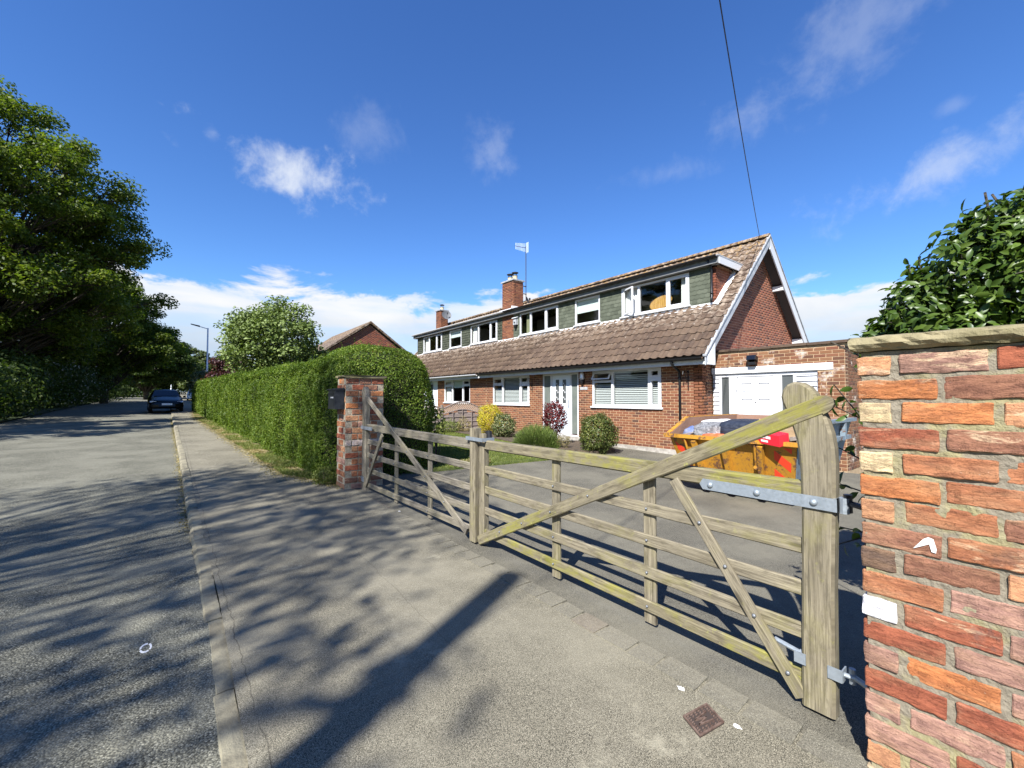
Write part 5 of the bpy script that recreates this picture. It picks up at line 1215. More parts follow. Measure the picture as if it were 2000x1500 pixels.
# ------------------------------------------------------------------ lattice-topped fence between the gardens
M['lattice'] = mat('pale lattice lath', (.46, .36, .27), .85)
fe = thing('lattice_fence', 'low brown fence of slatted panels with arched lattice tops', 'fence', (8.2, 15.0, .15))
for x in (6.32, 8.18, 10.06):
    q = MB(); q.plank((x, 15.0, -.1), (x, 15.0, 1.22 if x < 10 else 1.17), NX, .085, NY, .085, .006); q.build('post', M['fencewood'], fe)
for x0, x1 in ((6.36, 8.135), (8.225, 10.015)):
    def at(u): return .86 + .17 * math.sin(math.pi * u) ** 1.3 * (1 if True else 0)
    def tt(u): return 1.10 + .25 * math.sin(math.pi * u) ** 1.4
    xs = lambda u: x0 + (x1 - x0) * u
    z = .20; k = 0
    while z < 1.03:
        us = [u for u in np.linspace(0, 1, 41) if at(u) > z + .06]
        if us:
            a, b = xs(us[0]), xs(us[-1]); q = MB(); q.plank((a, 14.99 + .012 * (k % 2), z), (b, 14.99 + .012 * (k % 2), z), (0, .15, 1), .105, (0, 1, -.15), .010, .002); q.build('slat', M['fencewood'], fe)
        z += .094; k += 1
    for u in (.25, .5, .75): q = MB(); q.plank((xs(u), 14.965, .15), (xs(u), 14.965, at(u)), NX, .03, NY, .016, .002); q.build('batten', M['fencewood'], fe)
    for fn in (at, tt):
        q = MB(); q.tube([(xs(u), 14.985, fn(u)) for u in np.linspace(0, 1, 21)], .024, 6); q.build('arched_rail', M['fencewood'], fe)
    q = MB(); st = .095                                            # lattice laths, both ways, clipped between the two arcs
    for sgn in (1, -1):
        c = -1.0
        while c < 3:
            zs = []
            for i in range(60):
                u = i / 59; x = xs(u); z_ = sgn * (x - x0) + c
                if at(u) < z_ < tt(u): zs.append((x, z_))
            if len(zs) > 2: (a, b), (c2, d2) = zs[0], zs[-1]; yy = 14.985 + .008 * sgn; dd = np.array((c2 - a, 0, d2 - b)); dd /= np.linalg.norm(dd); q.obox(((a + c2) / 2, yy, (b + d2) / 2), dd * math.dist((a, b), (c2, d2)) / 2, (0, .004, 0), np.array((-dd[2], 0, dd[0])) * .014)
            c += st
    q.build('lattice', M['lattice'], fe, kind='stuff')

# ------------------------------------------------------------------ plants
def ball_pts(n, c, r, r_=rng, shell=.55, flat=1.):
    d = unit(r_.normal(0, 1, (n, 3))); rad = r_.uniform(shell, 1, n) ** .6
    o = np.array([mn.noise(Vector(tuple(q * 2.1 + c[0]))) for q in d]) if n < 60000 else 0
    P = np.array(c) + d * rad[:, None] * np.array(r) * (1 + .42 * np.asarray(o))[:, None]
    return P, d
def bush(name, label, cat, c, r, n, ln, wd, m, z0=.0, core=True, droop=.2, big=False, jit=.7, seed=1, stems=6, group=None):
    t_ = thing(name, label, cat, (c[0], c[1], z0), group); rr = np.random.default_rng(seed)
    P, d = ball_pts(n, c, r, rr); k = P[:, 2] > z0 + .02; P, d = P[k], d[k]
    if n > 1000:                      # stray shoots break the outline
        SP = []; SD = []
        for i in range(int(14 + n / 250)):
            d0 = unit(rr.normal(0, 1, 3) + (0, 0, .9)); p0 = np.array(c) + d0 * np.array(r) * .85; L = rr.uniform(.12, .34) * max(r)
            for u in np.linspace(0, 1, 9): SP.append(p0 + (d0 * .6 + (0, 0, .5)) * L * u + rr.normal(0, .008, 3)); SD.append(d0)
        P = np.concatenate([P, SP]); d = np.concatenate([d, SD])
    leaves('foliage', P, d, ln, wd, M[m], t_, None, jit, droop, big, rr)
    q = MB()
    for i in range(stems):
        a = rr.uniform(0, 6.28); e = np.array(c) + np.array((math.cos(a) * r[0] * .6, math.sin(a) * r[1] * .6, r[2] * rr.uniform(-.1, .7))); b = np.array((c[0] + .1 * math.cos(a) * r[0], c[1] + .1 * math.sin(a) * r[1], z0 - .05)); q.tube([b, (b + e) / 2 + rr.normal(0, .03, 3), e], [.014, .010, .005], 5)
    q.build('stems', M['bark'], t_)
    return t_
bush('evergreen_shrub', 'rounded evergreen shrub against the brick wall under the big window', 'shrub', (8.95, 7.62, .50), (.52, .5, .54), 9000, .052, .028, 'shrubolive', .0, seed=2)
bush('spiky_bush', 'low rounded grey-green bush with upright spiky stems beside the lawn', 'bush', (8.15, 9.25, .30), (.62, .75, .38), 100, .05, .02, 'lavender', .05, seed=3)
rr = np.random.default_rng(5); n = 9000; d = unit(rr.normal(0, 1, (n, 3)) * (1, 1, .8)); d[:, 2] = np.abs(d[:, 2]); P = np.array((8.15, 9.25, .05)) + d * np.array((.62, .75, .66)) * rr.uniform(.55, 1, n)[:, None]
L = rr.uniform(.08, .16, n); T = unit(d * (.8, .8, .6) + (0, 0, .5) + rr.normal(0, .14, (n, 3))); Sd = unit(np.cross(T, rr.normal(0, 1, (n, 3)))); V = np.stack([P - Sd * .006, P + Sd * .006, P + T * L[:, None]], 1).reshape(-1, 3)
fastmesh('spikes', V, np.arange(n * 3).reshape(-1, 3), M['lavender'], bpy.data.objects['spiky_bush'])
bush('red_acer', 'small dark red leaved acer in front of the white door', 'shrub', (8.9, 9.28, .88), (.36, .40, .50), 2300, .075, .030, 'redleaf', .1, seed=6)
bush('yellow_bush', 'bright yellow flowering bush by the lattice fence', 'bush', (8.95, 12.75, .72), (.48, .56, .52), 7000, .05, .018, 'yellow', .1, seed=7)
bush('variegated_shrub', 'cream and green variegated shrub beside the yellow bush', 'shrub', (8.75, 11.65, .52), (.40, .46, .42), 3200, .06, .034, 'euonymus', .1, seed=8)
bush('garden_plant', 'low green clump at the foot of the lattice fence', 'plant', (8.1, 14.3, .36), (.55, .4, .26), 2200, .10, .012, 'grass', .1, seed=9)
bush('garden_plant', 'straggly pale plant between the yellow bush and the lattice fence', 'plant', (8.6, 14.0, .42), (.3, .3, .32), 700, .06, .02, 'drygrass', .1, seed=10)
bush('potted_plant', 'small straggly pale plant between the spiky bush and the evergreen shrub', 'plant', (8.5, 8.5, .30), (.2, .25, .18), 600, .04, .016, 'drygrass', .1, seed=11)
bush('pier_weed', 'green weed tuft at the foot of the brick gate pier', 'weed', (2.02, 7.85, .14), (.24, .22, .18), 1400, .05, .016, 'grass', .0, seed=12)
bush('garden_plant', 'dry edging clump at the corner of the lawn behind the gate', 'plant', (5.0, 7.78, .10), (.5, .18, .12), 900, .05, .016, 'drygrass', .0, seed=13)
bush('climbing_plant', 'loose pale leaves at the end of the hedge above the gate rail', 'plant', (4.35, 8.3, .95), (.22, .25, .38), 300, .09, .055, 'grass', .0, seed=14)
sc = thing('solar_light', 'small white cone light standing on the lawn', 'garden light', (5.6, 8.7, .06)); MB().lathe([(.10, .06), (.085, .10), (.015, .20)], (5.6, 8.7, 0), 2, 12).build('cone', M['upvc'], sc)
# shrub over the old brick wall, near the camera: big glossy leaves on twigs
ns = thing('garden_shrub', 'glossy green shrub rising behind the old brick wall at the right', 'shrub', (3.55, -.35, 0))
rr = np.random.default_rng(21); n = 13500
cl_ = np.array([(3.62, -.05, 2.20), (3.60, .25, 2.22), (3.55, .46, 2.02), (3.50, .62, 1.86), (3.65, .10, 2.42), (3.8, -.5, 2.3), (3.7, -.2, 2.5), (3.4, .45, 1.5), (3.45, .3, 1.8), (3.6, -.3, 1.9)]); cr_ = np.array([(.42, .36, .42), (.34, .24, .38), (.28, .19, .32), (.18, .13, .20), (.30, .22, .28), (.5, .5, .5), (.35, .34, .28), (.26, .22, .34), (.3, .25, .4), (.4, .4, .45)])
ci = rr.integers(0, len(cl_), n); d = unit(rr.normal(0, 1, (n, 3))); P = cl_[ci] + d * cr_[ci] * (rr.uniform(.25, 1, n) ** .5)[:, None]; k = P[:, 0] > 2.62; P, d = P[k], d[k]
leaves('foliage', P, d + (0, 0, .5), .058, .027, M['shrubleaf'], ns, None, .55, .25, True, rr)
q = MB(); LP = []; LD = []
for i in range(95):
    j = rr.integers(0, len(cl_)); dd = unit(rr.normal(0, 1, 3) + (-.2, .3, .8)); s_ = cl_[j] + dd * cr_[j] * .6; e = cl_[j] + dd * cr_[j] * rr.uniform(1.0, 1.22)
    if min(s_[0], e[0]) < 2.6: continue
    q.tube([s_, (s_ + e) / 2 + rr.normal(0, .01, 3), e], [.005, .004, .0025], 4)
    for u in np.linspace(.3, 1.0, 6):
        for _ in range(2): LP.append(s_ + (e - s_) * u); LD.append(unit(dd * .7 + rr.normal(0, .7, 3)))
for i in range(16):
    j = rr.integers(0, len(cl_)); q.tube([(3.55 + rr.normal(0, .1), -.4 + rr.normal(0, .25), .0), (3.6 + rr.normal(0, .1), -.4 + rr.normal(0, .2), .9), cl_[j] + rr.normal(0, .15, 3)], [.022, .014, .006], 5)
# sprays reaching round the end of the wall
for c, e in (((3.0, .55, 1.30), (2.95, .76, 1.62)), ((3.05, .55, 1.35), (3.05, .80, 1.50)), ((3.1, .55, 1.1), (3.05, .77, 1.25)), ((3.0, .5, .95), (2.98, .75, 1.05)), ((3.0, .5, .75), (3.0, .76, .80)), ((3.0, .5, .8), (3.05, .82, .66)), ((3.1, .4, 1.2), (3.0, .68, 1.72))):
    c, e = np.array(c), np.array(e); q.tube([c, (c + e) / 2 + (0, .02, .02), e], [.006, .004, .003], 4)
    for u in np.linspace(.45, 1, 6):
        for _ in range(1): LP.append(c + (e - c) * u); LD.append(unit(unit(e - c) * .5 + rr.normal(0, .8, 3)))
q.build('twigs', M['bark'], ns); leaves('shoot_leaves', np.array(LP), np.array(LD), .07, .032, M['shrubleaf'], ns, None, .35, .1, True, rr)

# grass
def blades(name, X, Y, Z, h, m, lean=.35, w=.006, r_=rng):
    n = len(X); P = np.stack([X, Y, Z], 1); T = unit(np.stack([r_.normal(0, lean, n), r_.normal(0, lean, n), np.ones(n)], 1)); Sd = unit(np.cross(T, r_.normal(0, 1, (n, 3))))
    L = (h * r_.uniform(.5, 1.3, n))[:, None]; V = np.stack([P - Sd * w, P + Sd * w, P + T * L], 1).reshape(-1, 3)
    o = fastmesh(name, V, np.arange(n * 3).reshape(-1, 3), m); o['kind'] = 'stuff'; return o
gzv = np.vectorize(gz)
def inside(px, py, poly):
    c = np.zeros(len(px), bool); n = len(poly)
    for i in range(n):
        (x0, y0), (x1, y1) = poly[i], poly[(i + 1) % n]
        k = ((y0 > py) != (y1 > py)) & (px < (x1 - x0) * (py - y0) / (y1 - y0 + 1e-9) + x0); c ^= k
    return c
n = 130000; X = rng.uniform(3.2, 9.5, n); Y = rng.uniform(7.5, 15, n); k = inside(X, Y, lp) & ~inside(X, Y, bp_); X, Y = X[k], Y[k]
blades('lawn_grass', X, Y, gzv(Y) + .028, np.full(len(X), .035), M['grass'], .45, .007)
n = 5200; e = rng.uniform(0, 1, n); ex = np.interp(e, [0, .28, .72, 1], [7.95, 6.95, 5.3, 3.6]); ey = np.interp(e, [0, .28, .72, 1], [7.60, 7.53, 7.70, 7.83]); blades('lawn_edge_grass', ex + rng.normal(0, .03, n), ey + rng.normal(0, .03, n), np.full(n, .0), np.full(n, .06), M['grass'], .9, .008)
n = 60000; Y = 7.3 + 30 * rng.uniform(0, 1, n) ** 1.8; frv = np.vectorize(fr); X = frv(Y) + rng.uniform(.0, 1.2, n) ** 1.3; den = np.array([mn.noise(Vector((x * 2.2, y * 1.2, 0))) for x, y in zip(X, Y)]); k = (X < 2.35) & (den + .55 * (X - frv(Y)) > .0); X, Y = X[k], Y[k]
blades('verge_grass', X, Y, gzv(Y) - .012, np.full(len(X), .055) * (.7 + .6 * rng.uniform(0, 1, len(X))), M['grass'], .7, .009)
n = 26000; Y = 7.3 + 28 * rng.uniform(0, 1, n) ** 1.7; X = frv(Y) + rng.normal(.10, .14, n); k = X < 2.25; X, Y = X[k], Y[k]; blades('verge_litter', X, Y, gzv(Y) - .006, np.full(len(X), .035), M['drygrass'], 3.0, .011)
n = 3000; Y = rng.uniform(4.8, 30, n); kxv = np.vectorize(kx); X = kxv(Y) - np.abs(rng.normal(0, .05, n)); blades('kerb_litter', X, Y, gzv(Y) - .10, np.full(n, .03), M['drygrass'], 3.0, .012)

# ------------------------------------------------------------------ the hedge
def rbox(n, lo, hi, p, r_):
    """points and normals on a rounded box, faces only, top and sides"""
    lo, hi = np.array(lo), np.array(hi); c, h = (lo + hi) / 2, (hi - lo) / 2
    d = r_.uniform(-1, 1, (n, 3)); ax = r_.choice(3, n, p=np.array([h[1] * h[2], h[0] * h[2], h[0] * h[1]]) / (h[1] * h[2] + h[0] * h[2] + h[0] * h[1])); sg = r_.choice([-1, 1], n); d[np.arange(n), ax] = sg
    q = np.abs(d) ** p; s = q.sum(1) ** (1 / p); e = d / s[:, None] * 1.0; nr = unit(np.sign(d) * np.abs(e) ** (p - 1) / h)
    return c + e * h, nr
hd = thing('hedge', 'long clipped green hedge along the pavement beside the brick pier', 'hedge', (2.9, 18, .2))
rr = np.random.default_rng(33)
def hx(y): return 1.98 - .054 * (np.maximum(y, 9) - 9)
# body: a long box whose front follows the verge; built in s (across), y, z
nA = 900000; yA = 8.6 + 28 * rr.uniform(0, 1, nA) ** 1.0; keep = rr.uniform(0, 1, nA) < np.clip((11. / (yA + 1)) ** 1.6, .04, 1) * .55; yA = yA[keep]; nA = len(yA)
u = rr.uniform(0, 1, nA); per = rr.uniform(0, 2.4 + 1.5 + .4, nA); Hh = 2.27 - .006 * (yA - 12) - .9 * np.clip((yA - 34.6) / 2, 0, 1) ** 2
s_ = np.where(per < 2.4, 0, np.minimum(per - 2.4, 1.6)); zf = np.where(per < 2.4, per / 2.4, 1.)
rnd_ = .5; z = zf * Hh; ins = np.where(per < 2.4, rnd_ * np.clip((zf * 2.4 - (2.4 - rnd_ * 1.4)) / (rnd_ * 1.4), 0, 1) ** 2.2, 0); xx = hx(yA) + s_ + ins + .10 * np.clip(.5 - zf, 0, 1)
z = np.where(per >= 2.4, Hh - .16 * np.exp(-s_ * 3.2), z); Nx = np.where(per < 2.4, -1, -.35); Nz = np.where(per < 2.4, .1 + .8 * (zf > .85), 1.)
PA = np.stack([xx, yA, z + gzv(yA)], 1); NA = unit(np.stack([Nx, np.zeros(nA), Nz], 1))
bumps = np.array([mn.noise(Vector((a * 1.5, b * 1.5, c * .8))) for a, b, c in PA]); PA += NA * (bumps * .17 - np.abs(rr.normal(0, .06, nA)))[:, None]
# rounded near end that turns along the drive
nB = 90000; PB, NB = rbox(nB, (1.98, 7.78, -.7), (4.36, 10.2, 2.64), 3.0, rr); k = PB[:, 2] > .02; PB, NB = PB[k], NB[k]
bumps = np.array([mn.noise(Vector((a * 1.5, b * 1.5, c * 1.6))) for a, b, c in PB]); PB += NB * (bumps * .10 - np.abs(rr.normal(0, .05, len(PB))))[:, None]
hs = np.concatenate([rr.integers(0, len(PA), 1500), len(PA) + rr.integers(0, len(PB), 420)]); P = np.concatenate([PA, PB]); N = np.concatenate([NA, NB])
SP = [P]; SN = [N]
for u in np.linspace(.25, 1, 7):
    dd = unit(N[hs] + (0, 0, .7) + np.random.default_rng(5).normal(0, .35, (len(hs), 3))); SP.append(P[hs] + dd * u * np.random.default_rng(6).uniform(.05, .17, (len(hs), 1)) + rr.normal(0, .006, (len(hs), 3))); SN.append(dd)
P = np.concatenate(SP); N = np.concatenate(SN); dist = np.linalg.norm(P - CAM, axis=1)
leaves('foliage', P, N + (0, 0, .25), (.036 + .009 * ((np.arange(len(P)) >= len(PA)) & (np.arange(len(P)) < len(PA) + len(PB)))) * np.clip(dist / 10, 1, 2.6) ** .8, .023 * np.clip(dist / 10, 1, 2.6) ** .8, M['hedge'], hd, None, .95, .1, False, rr)
# dark solid core standing for inner twigs, added to block light
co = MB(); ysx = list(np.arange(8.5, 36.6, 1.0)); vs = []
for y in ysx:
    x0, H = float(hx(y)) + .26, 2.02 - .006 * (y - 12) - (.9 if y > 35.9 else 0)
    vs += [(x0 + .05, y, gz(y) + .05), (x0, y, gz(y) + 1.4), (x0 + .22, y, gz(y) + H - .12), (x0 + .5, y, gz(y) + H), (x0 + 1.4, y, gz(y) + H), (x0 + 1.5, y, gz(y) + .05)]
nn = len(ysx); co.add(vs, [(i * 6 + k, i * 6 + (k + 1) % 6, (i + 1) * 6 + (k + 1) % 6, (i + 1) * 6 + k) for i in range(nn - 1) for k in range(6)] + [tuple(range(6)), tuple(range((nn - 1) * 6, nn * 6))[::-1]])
co.build('blocking_core', M['hedgecore'], hd)
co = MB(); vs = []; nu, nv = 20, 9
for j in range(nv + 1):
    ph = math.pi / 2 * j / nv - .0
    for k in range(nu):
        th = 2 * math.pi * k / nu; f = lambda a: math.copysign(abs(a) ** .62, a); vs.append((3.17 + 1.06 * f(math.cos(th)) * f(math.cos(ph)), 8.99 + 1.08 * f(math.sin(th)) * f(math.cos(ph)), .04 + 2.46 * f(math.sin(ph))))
co.add(vs, [(j * nu + k, j * nu + (k + 1) % nu, (j + 1) * nu + (k + 1) % nu, (j + 1) * nu + k) for j in range(nv) for k in range(nu)]); co.build('blocking_core', M['hedgecore'], hd)

# ------------------------------------------------------------------ trees
def tree(name, label, base, H, Rc, z0, ncl, lpc, ln, m, seed, group=None, tr=.22, flat=.55, clr=.16, lean=(0, 0), topw=.55, trunks=1, spread=1.):
    """trunk and limbs reaching clump centres spread through an uneven crown; base is the foot"""
    rr = np.random.default_rng(seed); t_ = thing(name, label, 'tree', base, group); b = np.array(base, float); wood_ = MB(); cen = []
    for i in range(ncl):
        for _ in range(20):
            d = unit(rr.normal(0, 1, 3)); rad = rr.uniform(.25, 1) ** .45; v = d * rad; hz = (v[2] + 1) / 2
            wdt = (1 - (1 - topw) * hz) if hz > .35 else .75 + .7 * hz
            p = b + np.array((v[0] * Rc * wdt + lean[0] * hz, v[1] * Rc * wdt + lean[1] * hz, z0 + hz * (H - z0)))
            if all(np.linalg.norm((p - q) / (1, 1, .7)) > Rc * (.17 if ncl < 300 else .11) for q in cen): break
        cen.append(p)
    cen = np.array(cen)
    tops = []
    for k in range(trunks):
        off = rr.normal(0, .25, 3) * (trunks > 1); off[2] = 0; tp = b + off * 4 + (lean[0] * .5, lean[1] * .5, z0 + (H - z0) * .62)
        pts = [b + off - (0, 0, .2), b + off * 1.5 + (tp - b) * .3 + rr.normal(0, .12, 3) * Rc * .1, b + off * 2.5 + (tp - b) * .65 + rr.normal(0, .12, 3) * Rc * .15, tp]
        wood_.tube(pts, [tr * 1.15, tr * .85, tr * .6, tr * .22], 9); tops.append(pts)
    for p in cen:
        pts = tops[rr.integers(0, trunks)]; u = np.clip((p[2] - b[2]) / max(H, 1) * 1.15 - .32, .12, .98); seg = min(int(u * 3), 2); s_ = np.array(pts[seg]) + (np.array(pts[seg + 1]) - pts[seg]) * (u * 3 - seg)
        m1 = s_ + (p - s_) * .4 + (0, 0, .10 * np.linalg.norm(p - s_)); m2 = s_ + (p - s_) * .75 + rr.normal(0, .06, 3) * Rc * .3 + (0, 0, .05 * Rc)
        r0 = tr * .33 * (1 - .5 * u); wood_.tube([s_, m1, m2, p], [r0, r0 * .6, r0 * .35, r0 * .12], 5)
        for _ in range(3): e = p + np.clip(rr.normal(0, .55, 3), -.9, .9) * Rc * clr * (1, 1, .5); wood_.tube([m2, (m2 + e) / 2 + rr.normal(0, .04, 3) * Rc * .2, e], [r0 * .3, r0 * .2, r0 * .06], 4)
    wood_.build('trunk', M['bark'], t_, True)
    n = ncl * lpc; ci = np.repeat(np.arange(ncl), lpc); rad = (Rc * clr * rr.uniform(.7, 1.35, ncl))[ci]
    d = unit(rr.normal(0, 1, (n, 3))); P = cen[ci] + d * rad[:, None] * (rr.uniform(0, 1, n) ** .5)[:, None] * np.array((1.25, 1.25, flat)) * spread
    P[:, 2] -= .10 * rad * ((P[:, :2] - cen[ci][:, :2]) ** 2).sum(1) / (rad ** 2 + 1e-6)
    leaves('crown', P, d * .5 + (0, 0, .8), ln, ln * .6, M[m], t_, None, .6, .25, False, rr)
    return t_
G1 = 'trees along the far side of the road'
tree('roadside_tree', 'tallest lime tree at the left, its crown reaching out over the road', (-9.8, 38, gz(38)), 18.9, 9.0, 2.0, 430, 470, .20, 'lime', 41, G1, .42, .75, .095, (.5, 0), .70, 3)
tree('roadside_tree', 'dark rounded tree beyond the tall lime, over the parked car', (-6.2, 58, gz(58)), 13.0, 6.6, 2.2, 150, 380, .27, 'lime', 42, G1, .3, .8, .13)
tree('roadside_tree', 'dark spreading tree at the road bend behind the parked car', (-4.0, 76, gz(76)), 10.6, 6.0, 1.6, 110, 380, .32, 'darkleaf', 43, G1, .28, .55, .18)
tree('roadside_tree', 'lower dark tree filling in under the tall lime', (-10.5, 50, gz(50)), 11.5, 6.0, 1.4, 80, 460, .34, 'darkleaf', 44, G1, .28, .6, .18)
tree('roadside_tree', 'lime tree beside the road out of sight at the left', (-12.2, 21.5, gz(21)), 14, 5.0, 3.2, 60, 340, .26, 'lime', 45, G1, .3, .5, .16)
tree('roadside_tree', 'tall open-crowned ash standing back across the road from the gate', (-11.9, 1.1, -.1), 16.6, 6.2, 5.4, 190, 72, .16, 'lime', 46, G1, .22, .24, .105)
for k, (x, y, r, h, m_, lab) in enumerate(((-7.6, 30, 1.7, 3.0, 'darkleaf', 'dark roadside bush nearest on the left of the road'), (-8.0, 35, 2.0, 3.8, 'darkleaf', 'dark roadside bush under the tall lime trunk'), (-8.2, 41, 2.2, 4.6, 'darkleaf', 'tall dark bush left of the parked car under the trees'), (-7.8, 47, 2.0, 3.6, 'blossom', 'hawthorn bush with white blossom under the trees'), (-7.6, 54, 2.0, 3.4, 'darkleaf', 'dark bush at the roadside just left of the parked car'), (-10, 36.5, 2.0, 5.6, 'blossom', 'white blossoming bush at the left edge below the lime'), (-7.4, 64, 2.2, 3.6, 'darkleaf', 'far dark bush by the road behind the car'))):
    g0 = gz(y); rr = np.random.default_rng(60 + k)
    t_ = thing('roadside_bush', lab, 'bush', (x, y, g0), 'bushes under the roadside trees'); P, d = ball_pts(5200, (x, y, g0 + h * .45), (r * 1.25, r * 1.5, h * .55), rr, .2); kk = P[:, 2] > g0; P, d = P[kk], d[kk]
    if m_ == 'blossom':
        leaves('foliage', P, d, .20, .12, M['darkleaf'], t_, None, .7, .2, False, rr); P2, d2 = ball_pts(420, (x, y, g0 + h * .5), (r * 1.2, r * 1.4, h * .5), rr, .9); leaves('blossom', P2, d2, .15, .12, M['blossom'], t_, None, .5, .1, False, rr)
    else: leaves('foliage', P, d, .20, .12, M[m_], t_, None, .7, .2, False, rr)
    q = MB(); q.tube([(x, y, g0 - .1), (x + .1, y, g0 + h * .4), (x, y + .2, g0 + h * .8)], [.07, .05, .02], 6); q.tube([(x, y, g0), (x - .5, y + .3, g0 + h * .6)], [.05, .02], 5); q.build('stems', M['bark'], t_)
UP = []; UN = []
for k, (x, y, r, h) in enumerate(((-9.5, 78, 3.0, 5.0), (-6.2, 92, 2.6, 4.6), (-12.5, 60, 3.0, 4.6), (-14, 44, 3.4, 5.0), (-11.5, 70, 2.8, 4.4), (-7.5, 110, 3.5, 5.0), (-16, 52, 3.5, 5.5), (-14, 84, 3.5, 5))):
    P, d = ball_pts(2000, (x, y, gz(y) + h * .4), (r, r * 1.3, h * .6), np.random.default_rng(80 + k)); UP.append(P); UN.append(d)
leaves('undergrowth', np.concatenate(UP), np.concatenate(UN), .34, .2, M['darkleaf'], None, 'stuff')
tree('whitebeam_tree', 'pale silvery-green round tree standing behind the clipped hedge', (3.65, 23.6, gz(23)), 6.05, 2.85, 1.9, 88, 240, .165, 'whitebeam', 47, None, .12, .8, .20, (0, 0), .62)
tree('purple_plum', 'dark purple-leaved tree behind the street lamp', (2.6, 33.5, gz(33)), 4.1, 1.75, 1.2, 44, 230, .17, 'purple', 48, None, .09, .8, .26)
tree('far_tree', 'small bright green tree far down the road left of the street lamp', (1.6, 96, gz(90)), 8.6, 4.0, 1.6, 50, 240, .42, 'fargreen', 49, 'far trees at the end of the road', .2, .7, .22)
tree('far_tree', 'dark tree at the far end of the road just right of the car roof', (3.2, 82, gz(82)), 5.8, 3.0, .6, 44, 260, .36, 'darkleaf', 50, 'far trees at the end of the road', .2, .7, .22)
tree('far_tree', 'broad dark tree closing off the road in the distance', (-3.5, 122, gz(122)), 9.5, 7.5, .2, 80, 300, .55, 'darkleaf', 51, 'far trees at the end of the road', .25, .7, .22)
tree('far_tree', 'low dark tree left of the road where it disappears', (-11, 96, gz(96)), 6.5, 6.0, .0, 70, 260, .45, 'darkleaf', 54, 'far trees at the end of the road', .25, .7, .22)
tree('far_tree', 'dark tree behind the roadside bushes far left', (-18, 80, gz(80)), 9.5, 7.0, .2, 80, 260, .45, 'darkleaf', 55, 'far trees at the end of the road', .25, .7, .22)
tree('garden_tree', 'feathery green tree top showing between the two brick houses', (15.6, 43, gz(43)), 6.2, 1.8, 1.5, 34, 180, .2, 'fargreen', 52, None, .1, .8, .24)
bush('flowering_bush', 'cream flowering bush at the far end of the hedge', 'bush', (1.05, 40, gz(40) + 1.5), (.7, .8, 1.5), 1300, .16, .11, 'euonymus', gz(40), seed=53)

# ------------------------------------------------------------------ street lamps, pole
def lamp(label, x, y, H, arm):
    g0 = gz(y); t_ = thing('street_lamp', label, 'street lamp', (x, y, g0), 'street lamps along the road'); q = MB(); q.tube([(x, y, g0 - .1), (x, y, g0 + 1.4), (x, y, g0 + 1.45), (x, y, g0 + H)], [.10, .10, .065, .05], 10); q.build('column', M['lampgrey'], t_, True)
    q = MB(); q.tube([(x, y, g0 + H - .06), (x - arm * .5, y, g0 + H + .06), (x - arm * .62, y, g0 + H + .09)], .032, 6); q.build('arm', M['lampgrey'], t_)
    q = MB(); q.prism([(x - arm * .55, y - .1, g0 + H + .04), (x - arm * 1.15, y - .1, g0 + H + .19), (x - arm * 1.15, y - .1, g0 + H + .24), (x - arm * .55, y - .1, g0 + H + .14)], (0, .2, 0)); q.build('lantern', M['cowl'], t_)
lamp('grey street lamp with angled arm rising above the far end of the hedge', 1.45, 41, 6.35, .95)
lamp('tiny distant street lamp above the roof of the black car', -2.0, 112, 5.2, .9)
up = thing('utility_pole', 'dark timber utility pole across the road carrying the overhead line', 'pole', (-7.0, -1.73, -.1))
MB().tube([(-7, -1.73, -.4), (-7, -1.73, 5), (-7, -1.73, 10.0)], [.16, .145, .12], 12).build('post', M['bark'], up, True)
# ------------------------------------------------------------------ black car
car = thing('parked_car', 'black car parked half on the kerb, facing the camera down the road', 'car', (-.75, 37.9, gz(37.5)))
ca = R(4); cg = gz(36)
def ct(x, y, z): return (-.82 + x * math.cos(ca) - y * math.sin(ca), 35.6 + x * math.sin(ca) + y * math.cos(ca), cg + z + .0185 * y)
#       y,   half width at sill/belt/roof edge, z sill, bonnet/belt, roof
secs = [(0.0, .62, .66, .60, .30, .52, .60), (.10, .80, .84, .72, .22, .58, .68), (.45, .88, .91, .78, .20, .64, .80), (1.25, .90, .92, .80, .20, .72, .96), (1.35, .90, .92, .78, .20, .74, .99), (2.05, .90, .92, .62, .20, .78, 1.40), (2.7, .90, .92, .62, .20, .80, 1.45), (3.5, .90, .91, .61, .20, .82, 1.42), (4.25, .89, .89, .66, .22, .84, 1.10), (4.55, .86, .85, .70, .26, .80, .98), (4.65, .78, .78, .66, .34, .70, .86)]
q = MB(); vs = []
for y, w0, w1, w2, z0_, z1_, z2_ in secs:
    pr = [(-w0, z0_), (-w1 * .99, (z0_ + z1_) / 2), (-w1, z1_), (-w2, z2_ - .05), (-w2 * .8, z2_), (0, z2_ + .025)]
    pr = pr + [(-a, b) for a, b in pr[-2::-1]]; vs += [ct(a, y, b) for a, b in pr]
k = 11; q.add(vs, [(i * k + j, (i + 1) * k + j, (i + 1) * k + j + 1, i * k + j + 1) for i in range(len(secs) - 1) for j in range(k - 1)] + [tuple(range(k)), tuple(range((len(secs) - 1) * k, len(secs) * k))[::-1]] + [((i + 1) * k, i * k, i * k + k - 1, (i + 1) * k + k - 1) for i in range(len(secs) - 1)])
q.build('body', M['carpaint'], car, True)
q = MB(); q.add([ct(-.72, 1.36, 1.02), ct(.72, 1.36, 1.02), ct(.57, 2.0, 1.385), ct(-.57, 2.0, 1.385)], [(0, 1, 2, 3)]); q.v = [(a, b - .012, c + .016) for a, b, c in q.v]; q.build('windscreen', M['carglass'], car)
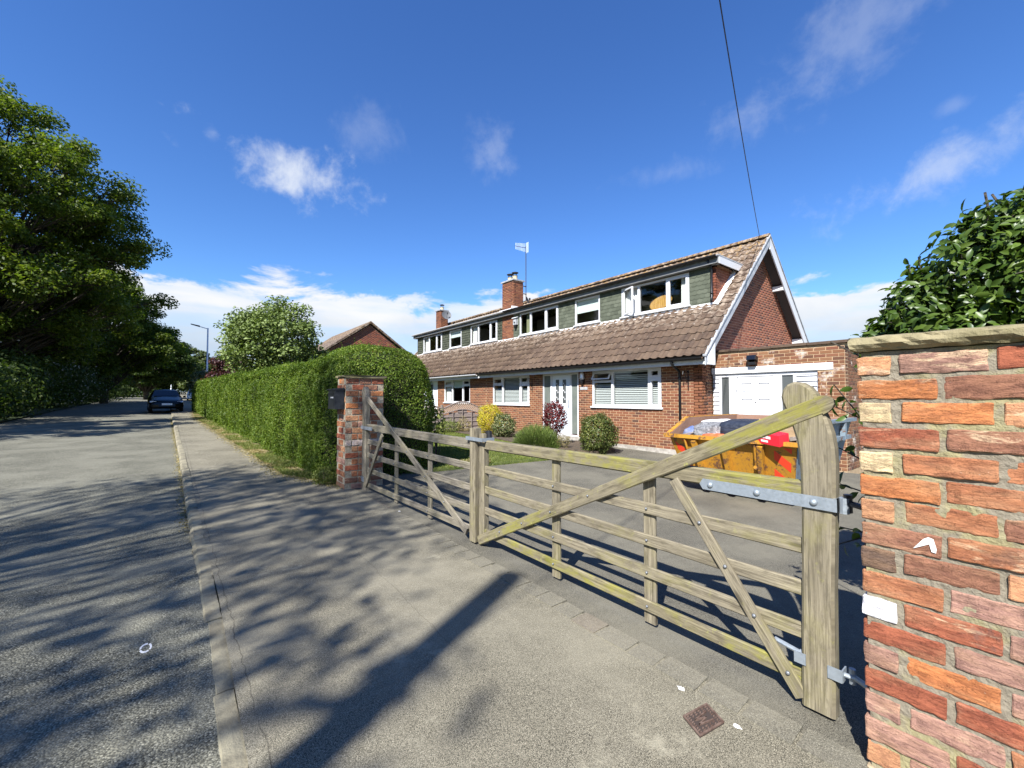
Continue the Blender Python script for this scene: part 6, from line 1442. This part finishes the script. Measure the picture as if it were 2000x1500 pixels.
for s_ in (-1, 1):
    q = MB(); q.add([ct(s_ * .905, 1.6, .86), ct(s_ * .905, 3.7, .88), ct(s_ * .645, 3.4, 1.34), ct(s_ * .645, 2.15, 1.34)], [(0, 1, 2, 3)]); q.build('side_window', M['carglass'], car)
    q = MB(); q.prism([ct(s_ * .50, .085, .60), ct(s_ * .84, .22, .63), ct(s_ * .86, .30, .73), ct(s_ * .54, .12, .70)], (0, -.03, 0)); q.build('headlight', M['lampglass'], car)
    q = MB(); q.prism([ct(s_ * .93, 1.55, .92), ct(s_ * 1.08, 1.58, .93), ct(s_ * 1.08, 1.58, 1.06), ct(s_ * .93, 1.55, 1.03)], (0, .1, 0)); q.build('wing_mirror', M['carpaint'], car)
    for yy in (.85, 3.7):
        c = ct(s_ * .80, yy, .32); w_ = MB().lathe([(.32, -.10), (.33, 0), (.32, .10)], c, 0, 16).build('wheel', M['rubber'], car); MB().lathe([(.21, -.11), (.20, .11)], c, 0, 12).build('rim', M['alu'], w_)
q = MB(); q.prism([ct(-.42, -.012, .36), ct(.42, -.012, .36), ct(.42, .06, .64), ct(-.42, .06, .64)], (0, -.03, 0)); q.build('grille', M['black'], car)
q = MB(); q.prism([ct(-.27, -.045, .45), ct(.27, -.045, .45), ct(.27, -.02, .57), ct(-.27, -.02, .57)], (0, -.015, 0)); q.build('number_plate', M['plate'], car)
wcar = thing('parked_car', 'pale car far away down the road beyond the black car', 'car', (1.2, 66, gz(66)))
def bx3(mb, x0, x1, y0, y1, z0, z1, s=.0): mb.prism([(x0, y0, z0), (x1, y0, z0), (x1 - s, y0, z1), (x0 + s, y0, z1)], (0, y1 - y0, 0))
q = MB(); bx3(q, .35, 2.05, 64, 68.2, gz(66) + .25, gz(66) + .85); bx3(q, .4, 2.0, 65.2, 67.8, gz(66) + .85, gz(66) + 1.4, .2); q.build('body', M['whitedoor'], wcar); q = MB(); bx3(q, .52, 1.88, 65.19, 65.2, gz(66) + .92, gz(66) + 1.33, .14); q.build('windscreen', M['carglass'], wcar)
for x in (.45, 1.95):
    for y_ in (64.8, 67.4): MB().lathe([(.3, -.09), (.3, .09)], (x, y_, gz(66) + .3), 0, 12).build('wheel', M['rubber'], wcar)
# ------------------------------------------------------------------ far brick house
fh = thing('brick_house', 'plain brick gable house with brown roof behind the hedge', 'house', (10.5, 35, gz(33)))
q = MB(); gb = [(6.3, 30, 0), (14.7, 30, 0), (14.7, 30, 3.75), (10.5, 30, 6.72), (6.3, 30, 3.75)]; q.prism(gb, (0, 9.5, 0)); fw = q.build('wall', M['mortardark'], fh)
it = bricks_of((0, 30, 0), NX, (0, -1, 0), lambda z: 6.3 if z < 3.75 else 10.5 - (6.72 - z) / .7071, lambda z: 14.7 if z < 3.75 else 10.5 + (6.72 - z) / .7071, .4, 6.7)
join_inst('brickwork', brickd_me, [m_[0] for m_ in it], fw, M['brickdark'])['kind'] = 'stuff'
q = MB(); q.prism([(6.0, 29.8, 3.62), (10.5, 29.8, 6.82), (15.0, 29.8, 3.62), (15.0, 29.8, 3.76), (10.5, 29.8, 6.98), (6.0, 29.8, 3.76)], (0, 9.9, 0)); q.build('roof', M['tile'], fh)
q = MB(); q.box(6.22, 6.34, 33, 34.4, 1.6, 2.8); q.build('window', M['upvc'], fh)
